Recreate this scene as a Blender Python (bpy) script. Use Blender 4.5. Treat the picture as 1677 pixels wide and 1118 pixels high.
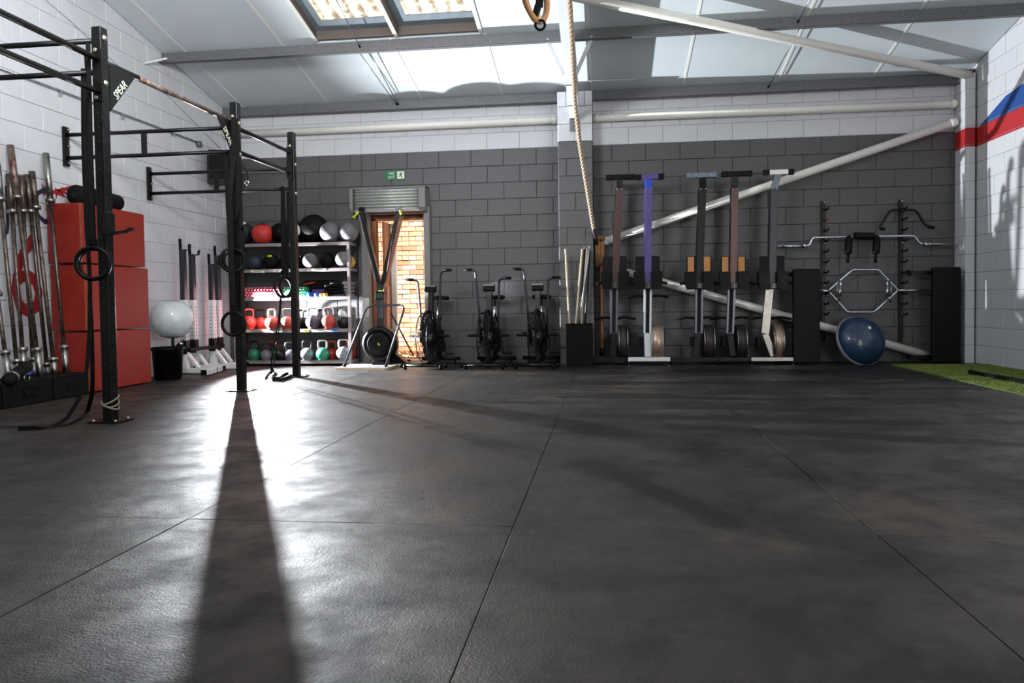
import bpy, bmesh, math, random
from mathutils import Vector, Matrix, Euler
random.seed(7)
PI = math.pi
S = bpy.context.scene
COL = S.collection
for o in list(bpy.data.objects): bpy.data.objects.remove(o)

# ------------------------------------------------------------------ camera
FPX, YAW, PIT, ROL, CH, D = 1183.283, .1179, .0296, .0133, .8238, 9.836
PX0, PY0 = 850.697, 530.788
fwd = Vector((-math.sin(YAW), math.cos(YAW), 0)); rgt = Vector((math.cos(YAW), math.sin(YAW), 0)); upv = Vector((0, 0, 1))
CF = fwd*math.cos(PIT) - upv*math.sin(PIT); cu = upv*math.cos(PIT) + fwd*math.sin(PIT)
CR = rgt*math.cos(ROL) - cu*math.sin(ROL); CU = cu*math.cos(ROL) + rgt*math.sin(ROL)
CAM = Vector((0, 0, CH))
cd = bpy.data.cameras.new('camera'); co = bpy.data.objects.new('camera', cd); COL.objects.link(co)
cd.sensor_fit = 'HORIZONTAL'; cd.sensor_width = 36; cd.lens = 36*FPX/1677
cd.shift_x = (838.5-PX0)/1677; cd.shift_y = (PY0-559)/1677
cd.clip_start = .05; cd.clip_end = 200
m3 = Matrix((CR, CU, -CF)).transposed()
co.matrix_world = Matrix.Translation(CAM) @ m3.to_4x4()
S.camera = co
def ray(px, py): return CR*(px-PX0)/FPX - CU*(py-PY0)/FPX + CF
def aty(px, py, y): d = ray(px, py); return CAM + d*(y/d.y)
def atx(px, py, x): d = ray(px, py); return CAM + d*(x/d.x)
def atz(px, py, z=0.0): d = ray(px, py); return CAM + d*((z-CH)/d.z)

# ------------------------------------------------------------------ world, sun, strobe, fill lights, exposure
W = bpy.data.worlds.new('world'); S.world = W; W.use_nodes = True
bg = W.node_tree.nodes['Background']; bg.inputs[0].default_value = (.86, .92, 1, 1); bg.inputs[1].default_value = 1.1
def light(kind, name, loc, energy, color=(1, 1, 1), target=None, **kw):
    l = bpy.data.lights.new(name, kind); l.energy = energy; l.color = color
    for k, v in kw.items(): setattr(l, k, v)
    o = bpy.data.objects.new(name, l); COL.objects.link(o); o.location = loc
    if target is not None: o.rotation_euler = (Vector(target)-Vector(loc)).to_track_quat('-Z', 'Y').to_euler()
    return o
# sun over the alley behind the back door (travels from right front, high)
light('SUN', 'sun', (8, 4, 9), 46.0, (1, .95, .87), target=(8-.42, 4+.225, 9-.88), angle=.012)
# studio strobe standing low in the back left corner, behind the middle upright
STROBE = (-4.94, 9.35, .72)
light('SPOT', 'studio_strobe', STROBE, 4100, (.90, .95, 1), target=(4.5, 6.3, 1.95), spot_size=2.1, spot_blend=1.0, shadow_soft_size=.02)
# added soft fill standing in for daylight at the unseen right wall opening
light('AREA', 'side_fill', (4.95, -.2, 1.9), 370, (1, .98, .97), target=(-5, 3.2, 1.7), shape='RECTANGLE', size=5.6, size_y=3.4)
light('AREA', 'rear_fill', (-.4, -2.4, 4.9), 45, (.96, .98, 1), target=(0, 6, .8), shape='RECTANGLE', size=3.0, size_y=.8)  # added fill from behind the camera, no fitting modelled
light('AREA', 'ceiling_fill', (-2.6, 3.6, 3.4), 185, (.94, .97, 1), target=(-3.0, 8.4, 4.2), shape='RECTANGLE', size=1.4, size_y=.5)  # added fill to brighten the left ceiling, out of view
S.view_settings.view_transform = 'Standard'; S.view_settings.look = 'None'
S.view_settings.exposure = 0.0; S.view_settings.gamma = 1.0; S.view_settings.use_curve_mapping = False

# ------------------------------------------------------------------ materials
def lin(c):
    return tuple(((v/255)/12.92 if v/255 <= .04045 else (((v/255)+.055)/1.055)**2.4) for v in c)
MATS = {}
def mat(name, rgb, rough=.5, metal=0.0, var=.0, scale=8, rvar=0.0, bump=0.0, bscale=60, rgb2=None, spec=.5, coat=0.0, trans=0.0):
    if name in MATS: return MATS[name]
    m = bpy.data.materials.new(name); m.use_nodes = True; nt = m.node_tree; n = nt.nodes; L = nt.links
    b = n['Principled BSDF']; c = lin(rgb)
    b.inputs['Base Color'].default_value = (*c, 1); b.inputs['Roughness'].default_value = rough; b.inputs['Metallic'].default_value = metal
    b.inputs['Specular IOR Level'].default_value = spec
    if coat: b.inputs['Coat Weight'].default_value = coat
    if trans: b.inputs['Transmission Weight'].default_value = trans
    tc = n.new('ShaderNodeTexCoord')
    if var or rgb2 or rvar:
        nz = n.new('ShaderNodeTexNoise'); nz.inputs['Scale'].default_value = scale; nz.inputs['Detail'].default_value = 6; nz.inputs['Roughness'].default_value = .65
        L.new(tc.outputs['Object'], nz.inputs['Vector'])
        c2 = lin(rgb2) if rgb2 else tuple(v*(1-var) for v in c)
        mr = n.new('ShaderNodeMapRange'); mr.inputs[1].default_value = .35; mr.inputs[2].default_value = .65
        L.new(nz.outputs['Fac'], mr.inputs[0])
        mx = n.new('ShaderNodeMix'); mx.data_type = 'RGBA'; mx.inputs[6].default_value = (*c2, 1); mx.inputs[7].default_value = (*c, 1)
        L.new(mr.outputs[0], mx.inputs[0]); L.new(mx.outputs[2], b.inputs['Base Color'])
        if rvar:
            m2 = n.new('ShaderNodeMapRange'); m2.inputs[1].default_value = .3; m2.inputs[2].default_value = .7
            m2.inputs[3].default_value = max(0, rough-rvar); m2.inputs[4].default_value = min(1, rough+rvar)
            L.new(nz.outputs['Fac'], m2.inputs[0]); L.new(m2.outputs[0], b.inputs['Roughness'])
    if bump:
        nb = n.new('ShaderNodeTexNoise'); nb.inputs['Scale'].default_value = bscale; nb.inputs['Detail'].default_value = 4
        L.new(tc.outputs['Object'], nb.inputs['Vector'])
        bp = n.new('ShaderNodeBump'); bp.inputs['Strength'].default_value = bump; bp.inputs['Distance'].default_value = .01
        L.new(nb.outputs['Fac'], bp.inputs['Height']); L.new(bp.outputs[0], b.inputs['Normal'])
    MATS[name] = m; return m
mBlack = mat('black powder coated steel', (8, 8, 8), .40, .0, var=.3, scale=14, rvar=.1, spec=.3)
mBlackP = mat('black plastic', (7, 7, 7), .42, rvar=.08, var=.2, spec=.14)
mRubber = mat('black rubber', (15, 15, 15), .7, var=.3, bump=.2, spec=.15)
mVinyl = mat('black vinyl', (12, 10, 11), .52, var=.2, bump=.15, bscale=120, spec=.18)
mChrome = mat('chrome steel', (205, 208, 212), .22, 1.0, rvar=.1, var=.15)
mSteel = mat('brushed steel', (168, 164, 158), .35, 1.0, rvar=.12, var=.3, scale=20)
mRust = mat('rusty steel', (150, 140, 130), .5, .8, rgb2=(92, 52, 34), scale=18, rvar=.15)
mBar = mat('worn bar steel', (120, 110, 102), .4, .9, rgb2=(78, 60, 50), scale=22, rvar=.12)
mGalv = mat('galvanised purlin', (112, 112, 114), .55, .35, var=.25, scale=30, bump=.06)
mPipe = mat('cream painted pipe', (228, 224, 216), .42, var=.07, scale=12, rvar=.08)
mWhiteP = mat('white painted steel', (212, 214, 216), .4, var=.08, scale=10)
mWhite = mat('white painted blockwork', (200, 200, 204), .62, var=.06, scale=3, bump=.35, bscale=45)
mDark = mat('dark grey painted blockwork', (82, 81, 82), .5, var=.16, scale=3, bump=.35, bscale=45)
mCeil = mat('white lined roof panel', (202, 210, 214), .45, var=.04, scale=2)
mTrimW = mat('white trim', (222, 222, 214), .5)
mBolt = mat('zinc bolt', (200, 190, 165), .35, .9)
mTan = mat('tan rope fibre', (150, 104, 66), .85, var=.35, scale=60, bump=.4)
mRopeW = mat('pale climbing rope', (182, 160, 138), .85, var=.3, scale=60, bump=.4)
mWoodP = mat('pale wood dowel', (206, 186, 158), .5, var=.15)
mWoodD = mat('varnished brown timber', (150, 88, 46), .5, var=.25, scale=9)
mPlyRed = mat('red painted plywood', (142, 32, 18), .5, var=.16, scale=5, bump=.12, bscale=30, rvar=.1)
mPlyEdge = mat('worn ply edge', (150, 112, 50), .6, var=.3, scale=30)
mDoorGrey = mat('grey painted steel frame', (120, 120, 116), .5, var=.12)
mRed = mat('red coated iron', (186, 40, 28), .4, var=.15, rgb2=(120, 60, 50), scale=16)
mGreen = mat('green coated iron', (28, 120, 84), .4, var=.25, scale=14)
mGreyI = mat('grey coated iron', (110, 112, 120), .42, var=.3, scale=14)
mPurpI = mat('purple grey coated iron', (78, 68, 82), .42, var=.3, scale=14)
mBlkI = mat('black coated iron', (14, 13, 14), .42, var=.3, scale=14, spec=.3)
mGalvShelf = mat('galvanised shelf steel', (150, 140, 140), .45, .3, var=.15, scale=12)
mShelfRed = mat('dark oxide shelf post', (58, 42, 40), .55)
mSign = mat('green sign plastic', (0, 104, 62), .4)
mSignW = mat('pale luminous print', (225, 230, 205), .5)
mBrown = mat('brown anodised rail', (84, 62, 58), .34, .5, var=.15)
mPurple = mat('violet protective film', (84, 70, 132), .35, .2, var=.1)
mBlue = mat('bright blue plastic', (20, 60, 190), .35)
mFilm = mat('grey blue scuffed plastic', (120, 132, 150), .35, var=.5, scale=30)
mDkGrey = mat('dark slate rail', (52, 52, 56), .4, .4)
mTanPad = mat('tan foot plate', (190, 128, 66), .55, var=.15)
mLime = mat('lime plastic', (190, 200, 40), .4)
mRailG = mat('grey anodised rail', (112, 112, 120), .35, .7)
mScreen = mat('dark green lcd screen', (40, 60, 46), .25)

# ------------------------------------------------------------------ mesh builder
def fillet(pts, r, n=5, closed=False):
    P = [Vector(p) for p in pts]; out = []; N = len(P)
    for i, p in enumerate(P):
        if not closed and i in (0, N-1): out.append(p); continue
        a, c = P[i-1], P[(i+1) % N]; u, v = (a-p), (c-p); rr = min(r, u.length*.45, v.length*.45)
        s, e = p+u.normalized()*rr, p+v.normalized()*rr
        for k in range(n+1):
            t = k/n; out.append(s*(1-t)**2 + p*2*t*(1-t) + e*t*t)
    return out
class MB:
    def __init__(self): self.bm = bmesh.new(); self.k = 0
    def _add(self, vs, fs, mi=0, smooth=False):
        v = [self.bm.verts.new(p) for p in vs]
        for f in fs:
            try:
                q = self.bm.faces.new([v[i] for i in f]); q.material_index = mi; q.smooth = smooth
            except ValueError: pass
        return v
    def box(self, c, s, rot=None, bev=0.0, mi=0):
        hx, hy, hz = s[0]/2, s[1]/2, s[2]/2; b = min(bev, hx*.9, hy*.9, hz*.9)
        M = Matrix.Translation(Vector(c)) @ (rot.to_matrix().to_4x4() if rot is not None else Matrix.Identity(4))
        if b <= 0:
            vs = [M @ Vector((x, y, z)) for x in (-hx, hx) for y in (-hy, hy) for z in (-hz, hz)]
            self._add(vs, [(0, 1, 3, 2), (4, 6, 7, 5), (0, 4, 5, 1), (2, 3, 7, 6), (0, 2, 6, 4), (1, 5, 7, 3)], mi)
        else:
            t = bmesh.new(); bmesh.ops.create_cube(t, size=1)
            for v in t.verts: v.co = Vector((v.co.x*s[0], v.co.y*s[1], v.co.z*s[2]))
            bmesh.ops.bevel(t, geom=list(t.edges), offset=b, segments=2, affect='EDGES', profile=.5)
            t.verts.index_update()
            self._add([M @ v.co for v in t.verts], [[v.index for v in f.verts] for f in t.faces], mi)
            t.free()
        return self
    def bar(self, p, q, w, h, up=(0, 0, 1), bev=0.0, mi=0):
        p, q = Vector(p), Vector(q); d = q-p; z = d.normalized(); u = Vector(up)
        if abs(z.dot(u)) > .98: u = Vector((0, 1, 0)) if abs(z.y) < .9 else Vector((1, 0, 0))
        x = u.cross(z).normalized(); y = z.cross(x)
        R = Matrix((x, y, z)).transposed()
        return self.box((p+q)/2, (w, h, d.length), R.to_quaternion(), bev, mi)
    def tube(self, pts, r, n=8, closed=False, mi=0, cap=True):
        P = [Vector(p) for p in pts]; N = len(P); rings = []
        T = []
        for i in range(N):
            a = P[i-1] if (i > 0 or closed) else P[i]; b = P[(i+1) % N] if (i < N-1 or closed) else P[i]
            T.append((b-a).normalized())
        u = Vector((0, 0, 1)) if abs(T[0].z) < .9 else Vector((1, 0, 0))
        nrm = (u - T[0]*u.dot(T[0])).normalized()
        for i in range(N):
            nrm = (nrm - T[i]*nrm.dot(T[i])).normalized(); bn = T[i].cross(nrm)
            rr = r[i] if isinstance(r, (list, tuple)) else r
            rings.append([P[i] + (nrm*math.cos(2*PI*k/n) + bn*math.sin(2*PI*k/n))*rr for k in range(n)])
        vs = [v for R in rings for v in R]; fs = []
        for i in range(N if closed else N-1):
            j = (i+1) % N
            for k in range(n): fs.append((i*n+k, i*n+(k+1) % n, j*n+(k+1) % n, j*n+k))
        if not closed and cap:
            fs.append(tuple(range(n))[::-1]); fs.append(tuple((N-1)*n+k for k in range(n)))
        self._add(vs, fs, mi, True); return self
    def rod(self, p, q, r, n=10, mi=0): return self.tube([p, q], r, n, mi=mi)
    def lathe(self, prof, c=(0, 0, 0), axis='Z', n=24, mi=0, M=None):
        vs, fs = [], []
        for (r, z) in prof:
            for k in range(n):
                a = 2*PI*k/n; x, y = r*math.cos(a), r*math.sin(a)
                v = {'Z': (x, y, z), 'X': (z, x, y), 'Y': (x, z, y)}[axis]
                v = Vector(v); v = (M @ v) if M is not None else v
                vs.append(Vector(c)+v)
        for i in range(len(prof)-1):
            for k in range(n): fs.append((i*n+k, i*n+(k+1) % n, (i+1)*n+(k+1) % n, (i+1)*n+k))
        fs.append(tuple(range(n))[::-1]); fs.append(tuple((len(prof)-1)*n+k for k in range(n)))
        self._add(vs, fs, mi, True); return self
    def prism(self, poly, axis, a, b, mi=0):
        def P(u, v, w): return {'X': (w, u, v), 'Y': (u, w, v), 'Z': (u, v, w)}[axis]
        n = len(poly); vs = [P(u, v, a) for u, v in poly] + [P(u, v, b) for u, v in poly]
        fs = [tuple(range(n)), tuple(range(n, 2*n))[::-1]] + [(i, (i+1) % n, n+(i+1) % n, n+i) for i in range(n)]
        self._add(vs, fs, mi); return self
    def strip(self, pts, w, th, wdir):
        # flat webbing along pts: width w in direction wdir, thickness th
        P = [Vector(p) for p in pts]; N = len(P); wd = Vector(wdir).normalized(); vs, fs = [], []
        for i in range(N):
            t = (P[min(i+1, N-1)]-P[max(i-1, 0)]).normalized(); nn = t.cross(wd).normalized()
            ww = (wd - t*wd.dot(t)).normalized()
            for a, b in ((-1, -1), (1, -1), (1, 1), (-1, 1)): vs.append(P[i]+ww*a*w/2+nn*b*th/2)
        for i in range(N-1):
            for k in range(4): fs.append((i*4+k, i*4+(k+1) % 4, (i+1)*4+(k+1) % 4, (i+1)*4+k))
        fs += [(3, 2, 1, 0), tuple((N-1)*4+k for k in range(4))]
        self._add(vs, fs, 0, False); return self
    def mesh(self, name, mats=()):
        bmesh.ops.recalc_face_normals(self.bm, faces=list(self.bm.faces))
        me = bpy.data.meshes.new(name); self.bm.to_mesh(me); self.bm.free()
        for m in (mats if isinstance(mats, (list, tuple)) else [mats]): me.materials.append(m)
        return me
    def build(self, name, m, parent=None, loc=None):
        """verts are in world (or template) coordinates; origin goes to the parent's place"""
        off = Vector(loc) if loc is not None else (wloc(parent) if parent is not None else Vector((0, 0, 0)))
        if off.length: bmesh.ops.translate(self.bm, verts=list(self.bm.verts), vec=-off)
        me = self.mesh(name, m); o = bpy.data.objects.new(name, me); COL.objects.link(o)
        if parent is not None: o.parent = parent
        else: o.location = off
        return o
def wloc(o):
    v = Vector((0, 0, 0))
    while o is not None: v += o.location; o = o.parent
    return v
def tag(o, label=None, cat=None, group=None, kind=None):
    if label: o['label'] = label
    if cat: o['category'] = cat
    if group: o['group'] = group
    if kind: o['kind'] = kind
    return o
def empty(name, loc=(0, 0, 0), label=None, cat=None, group=None, kind=None):
    o = bpy.data.objects.new(name, None); COL.objects.link(o); o.location = loc; o.empty_display_size = .1
    return tag(o, label, cat, group, kind)
def single(mb, name, m, loc, label, cat, group=None, kind=None):
    return tag(mb.build(name, m, None, loc), label, cat, group, kind)
def clone(root, loc, rotz=0.0, label=None, group=None, rot=None):
    def cp(o, par):
        c = o.copy(); COL.objects.link(c)
        if par is not None: c.parent = par
        for ch in o.children: cp(ch, c)
        return c
    r = cp(root, None); r.location = loc; r.rotation_euler = rot if rot else (0, 0, rotz)
    if label: r['label'] = label
    if group: r['group'] = group
    return r
def text_obj(name, body, size, m, parent, loc, rot, ext=.0015, align='CENTER', sx=1.0, bold=0.0):
    c = bpy.data.curves.new('print', 'FONT'); c.body = body; c.size = size; c.extrude = ext; c.align_x = align; c.align_y = 'CENTER'; c.space_character = 1.0; c.resolution_u = 2; c.offset = bold*size
    t = bpy.data.objects.new('tmp', c); COL.objects.link(t)
    bpy.context.view_layer.update()
    me = bpy.data.meshes.new_from_object(t.evaluated_get(bpy.context.evaluated_depsgraph_get()))
    bpy.data.objects.remove(t); me.materials.clear(); me.materials.append(m)
    for v in me.vertices: v.co.x *= sx
    o = bpy.data.objects.new(name, me); COL.objects.link(o); o.parent = parent
    o.location = Vector(loc) - wloc(parent); o.rotation_euler = rot
    return o
RX = (PI/2, 0, 0)            # text facing -y
RXP = (PI/2, 0, PI/2)        # text facing +x

# ================================================================== THE ROOM
XL, XR_ = -5.36, 4.57
def zc(y): return 3.645 + .213*(9.75-y)      # roof lining underside
YB = -6.0
# ---- floor of rubber mats
mSub = mat('concrete', (40, 40, 40), .8)
def floor_material():
    m = bpy.data.materials.new('worn black rubber mat'); m.use_nodes = True; nt = m.node_tree; n = nt.nodes; L = nt.links; b = n['Principled BSDF']
    g = n.new('ShaderNodeNewGeometry')
    def noise(scale, det=5, rough=.6, vec=None, dist=0):
        z = n.new('ShaderNodeTexNoise'); z.inputs['Scale'].default_value = scale; z.inputs['Detail'].default_value = det; z.inputs['Roughness'].default_value = rough
        z.inputs['Distortion'].default_value = dist
        L.new(vec if vec else g.outputs['Position'], z.inputs['Vector']); return z.outputs['Fac']
    def rng(s, a, c_, lo, hi):
        r = n.new('ShaderNodeMapRange'); r.inputs[1].default_value = a; r.inputs[2].default_value = c_; r.inputs[3].default_value = lo; r.inputs[4].default_value = hi
        L.new(s, r.inputs[0]); return r.outputs[0]
    def mth(op, a, c_):
        q = n.new('ShaderNodeMath'); q.operation = op
        for i, v in enumerate((a, c_)):
            if isinstance(v, (int, float)): q.inputs[i].default_value = v
            else: L.new(v, q.inputs[i])
        return q.outputs[0]
    big = noise(1.1, 6, .62, dist=.6); med = noise(4.5, 6, .65); fine = noise(120, 4, .75)
    sp = n.new('ShaderNodeMapping'); sp.inputs['Scale'].default_value = (.55, 3.2, 1); L.new(g.outputs['Position'], sp.inputs['Vector'])
    streak = noise(1.2, 4, .6, sp.outputs[0], .4)
    mx = n.new('ShaderNodeMix'); mx.data_type = 'RGBA'; mx.inputs[6].default_value = (*lin((33, 31, 31)), 1); mx.inputs[7].default_value = (*lin((68, 62, 56)), 1)
    L.new(rng(big, .38, .62, 0, 1), mx.inputs[0])
    m2 = n.new('ShaderNodeMix'); m2.data_type = 'RGBA'; m2.blend_type = 'MULTIPLY'; m2.inputs[7].default_value = (.42, .38, .38, 1)
    L.new(mx.outputs[2], m2.inputs[6]); L.new(rng(med, .46, .66, 0, .9), m2.inputs[0])
    # darker streaky patches further back on the right, in base colour only
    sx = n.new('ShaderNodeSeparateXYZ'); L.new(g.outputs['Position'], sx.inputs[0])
    dark_mask = mth('MULTIPLY', mth('MULTIPLY', rng(streak, .48, .6, 0, 1), rng(sx.outputs[0], -1.2, .2, 0, 1)), rng(sx.outputs[1], 3.6, 5.2, 0, 1))
    # dark marks with their own shapes: noisy capsules (x0, y0, x1, y1, radius)
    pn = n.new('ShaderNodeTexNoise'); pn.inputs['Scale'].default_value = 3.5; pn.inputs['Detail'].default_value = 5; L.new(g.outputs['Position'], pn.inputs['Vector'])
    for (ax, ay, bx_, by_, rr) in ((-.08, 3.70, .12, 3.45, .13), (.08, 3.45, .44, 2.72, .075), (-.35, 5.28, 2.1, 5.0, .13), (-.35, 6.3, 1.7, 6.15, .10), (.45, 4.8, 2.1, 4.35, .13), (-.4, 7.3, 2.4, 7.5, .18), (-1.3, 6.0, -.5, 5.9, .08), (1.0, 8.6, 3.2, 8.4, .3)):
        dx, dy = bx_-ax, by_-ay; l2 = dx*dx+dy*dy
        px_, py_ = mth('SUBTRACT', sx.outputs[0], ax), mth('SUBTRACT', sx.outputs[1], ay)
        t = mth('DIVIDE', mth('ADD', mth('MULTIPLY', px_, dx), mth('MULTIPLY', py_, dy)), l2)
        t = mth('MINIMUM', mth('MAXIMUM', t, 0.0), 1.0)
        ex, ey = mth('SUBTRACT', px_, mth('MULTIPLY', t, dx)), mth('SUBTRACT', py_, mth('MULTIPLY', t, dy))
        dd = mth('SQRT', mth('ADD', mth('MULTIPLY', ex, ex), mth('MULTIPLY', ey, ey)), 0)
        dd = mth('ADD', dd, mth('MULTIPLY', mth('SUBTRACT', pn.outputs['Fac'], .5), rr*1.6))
        dark_mask = mth('MAXIMUM', dark_mask, rng(dd, rr*.6, rr*1.25, 1, 0))
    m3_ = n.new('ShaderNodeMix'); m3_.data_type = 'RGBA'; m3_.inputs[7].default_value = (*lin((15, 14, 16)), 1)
    L.new(m2.outputs[2], m3_.inputs[6]); L.new(mth('MULTIPLY', dark_mask, .85), m3_.inputs[0])
    L.new(m3_.outputs[2], b.inputs['Base Color'])
    L.new(mth('ADD', rng(med, .35, .65, .36, .58), rng(big, .35, .65, .05, -.05)), b.inputs['Roughness'])
    b.inputs['Specular IOR Level'].default_value = .28
    bp = n.new('ShaderNodeBump'); bp.inputs['Strength'].default_value = .9; bp.inputs['Distance'].default_value = .004
    L.new(fine, bp.inputs['Height']); b2 = n.new('ShaderNodeBump'); b2.inputs['Strength'].default_value = .5; b2.inputs['Distance'].default_value = .012
    L.new(med, b2.inputs['Height']); L.new(bp.outputs[0], b2.inputs['Normal']); L.new(b2.outputs[0], b.inputs['Normal'])
    return m
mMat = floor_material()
fl = MB(); fl.box(((XL+XR_)/2, 2.4, -.035), (XR_-XL+.3, 17, .05))
floor = tag(fl.build('floor', mSub, None, (0, 0, -.01)), kind='structure')
xs = [XL, -4.15, -2.877, -1.622, -.344, .937, 2.203, 3.45]
ys = [YB, -5.0, -3.1, -1.18, .72, 2.624, 4.527, 6.43, 8.33, D+.05]
def chamf(cx, cy, w, l, z0, z1, c=.001):
    b = MB(); hx, hy = w/2, l/2
    vs = [Vector((cx+sx*hx, cy+sy*hy, z0)) for sx, sy in ((-1, -1), (1, -1), (1, 1), (-1, 1))] + \
         [Vector((cx+sx*hx, cy+sy*hy, z1-c)) for sx, sy in ((-1, -1), (1, -1), (1, 1), (-1, 1))] + \
         [Vector((cx+sx*(hx-c), cy+sy*(hy-c), z1)) for sx, sy in ((-1, -1), (1, -1), (1, 1), (-1, 1))]
    fs = [(3, 2, 1, 0)]
    for a in (0, 4): fs += [(a+i, a+(i+1) % 4, a+4+(i+1) % 4, a+4+i) for i in range(4)]
    fs.append((8, 9, 10, 11)); b._add(vs, fs); return b
for i in range(len(xs)-1):
    for j in range(len(ys)-1):
        z1 = random.uniform(-.0022, 0)
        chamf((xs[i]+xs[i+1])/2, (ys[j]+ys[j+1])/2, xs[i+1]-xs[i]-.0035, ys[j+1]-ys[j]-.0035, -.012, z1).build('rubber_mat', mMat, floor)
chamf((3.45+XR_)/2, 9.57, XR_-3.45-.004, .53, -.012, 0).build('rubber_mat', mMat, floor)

# ---- block walls
bcache = {}
def block_mesh(w, h, t, m, axis):
    """front face proud, chamfered; axis 'Y' faces -y, 'X' faces +x, 'x' faces -x"""
    k = (round(w, 3), round(h, 3), m.name, axis)
    if k in bcache: return bcache[k]
    b = MB(); c = .004; hw, hh = w/2, h/2
    base = [(-hw, t, -hh), (hw, t, -hh), (hw, t, hh), (-hw, t, hh)]
    mid = [(x, c, z) for x, _, z in base]; fr = [((abs(x)-c)*math.copysign(1, x), 0, (abs(z)-c)*math.copysign(1, z)) for x, _, z in base]
    vs = [Vector(p) for p in base+mid+fr]
    fs = []
    for a in (0, 4): fs += [(a+i, a+(i+1) % 4, a+4+(i+1) % 4, a+4+i) for i in range(4)]
    fs.append((8, 9, 10, 11))
    R = {'Y': Matrix.Identity(3), 'X': Matrix.Rotation(PI/2, 3, 'Z'), 'x': Matrix.Rotation(-PI/2, 3, 'Z')}[axis]
    b._add([R @ v for v in vs], fs); me = b.mesh('block', m); bcache[k] = me; return me
def put_block(parent, u0, u1, z0, z1, plane, m, axis, gap=.005):
    w, h = u1-u0-gap, z1-z0-gap
    if w < .02 or h < .02: return
    me = block_mesh(w, h, .03, m, axis); o = bpy.data.objects.new('block', me); COL.objects.link(o); o.parent = parent
    uc, zc_ = (u0+u1)/2, (z0+z1)/2; j = random.uniform(-.0015, .0012)
    p = Vector((uc, plane+j, zc_)) if axis == 'Y' else Vector((plane+j, uc, zc_))
    o.location = p - wloc(parent)
# back wall slab (with door opening)
DX0, DX1, DZ = -3.25, -2.455, 2.07
bw = MB(); T = .18; y0 = D+.007
def slab(x0, x1, z0, z1): bw.box(((x0+x1)/2, y0+T/2, (z0+z1)/2), (x1-x0, T, z1-z0))
slab(XL-.2, DX0, -.01, 2.925); slab(DX1, XR_+.2, -.01, 2.925); slab(DX0, DX1, DZ, 2.925)
mMortD = mat('dark painted mortar', (52, 52, 54), .7); mMortW = mat('white painted mortar', (165, 165, 168), .7)
wb = tag(bw.build('wall_back', mMortD, None, (0, D, 0)), kind='structure')
b2 = MB(); b2.box(((XL+XR_)/2, y0+T/2, (2.925+3.72)/2), (XR_-XL+.4, T, 3.72-2.925)); b2.build('upper_masonry', mMortW, wb)
XR0, XJ0, XK0 = -.1126, -2.4813, -4.1976
def joints(base, odd, lo, hi):
    i = math.floor((lo-base)/.225)-2; out = []
    while base+.225*i < hi+.6:
        if (i % 2 != 0) == odd: out.append(base+.225*i)
        i += 1
    return out
for n in range(1, 17):
    z0, z1 = .225*(n-1), min(.225*n, 3.6); odd = (n % 2 == 1); m = mDark if n <= 13 else mWhite
    segs = []
    for lo, hi, base in ((XL, -3.36, XK0), (-3.36, -.595, XJ0), (-.14, 4.44, XR0)):
        J = [x for x in joints(base, odd, lo, hi) if lo+.03 < x < hi-.03]; E_ = [lo]+J+[hi]
        segs += list(zip(E_[:-1], E_[1:]))
    for a, c in segs:
        parts = [(a, c)]
        if z0 < DZ-.02:
            parts = []
            if a < DX0: parts.append((a, min(c, DX0)))
            if c > DX1: parts.append((max(a, DX1), c))
        if z0 < DZ-.02 < z1 and a < DX1 and c > DX0:
            put_block(wb, max(a, DX0), min(c, DX1), DZ, z1, D, m, 'Y')
        for p, q in parts: put_block(wb, p, q, z0, z1, D, m, 'Y')
# pilasters
def pilaster(name, x0, x1, yf, mtop, mlow, zsplit):
    b = MB(); b.box(((x0+x1)/2, (yf+D)/2+.005, 1.78), (x1-x0-.012, D-yf, 3.58)); e = tag(b.build(name, mMortD if mlow is mDark else mMortW, None, ((x0+x1)/2, yf, 0)), kind='structure')
    for n in range(1, 17):
        z0, z1 = .225*(n-1), min(.225*n, 3.57); m = mlow if z1 <= zsplit+.01 else mtop
        if x1-x0 > .3:
            cuts = [x0, x1] if n % 2 else [x0, (x0+x1)/2, x1]
            if n % 2 == 0 and n % 4 == 0: cuts = [x0, x0+.11, x1-.1, x1]
            for a, c in zip(cuts[:-1], cuts[1:]): put_block(e, a, c, z0, z1, yf, m, 'Y')
        else: put_block(e, x0, x1, z0, z1, yf, m, 'Y')
        for pl, ax in ((x1, 'X'), (x0, 'x')):
            if ax == 'X' and x1 > 4: continue
            put_block(e, yf+.003, D-.003, z0, z1, pl, m, ax)
    return e
pilaster('trim_1', -.59, -.14, 9.52, mWhite, mDark, 2.925)
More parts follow.
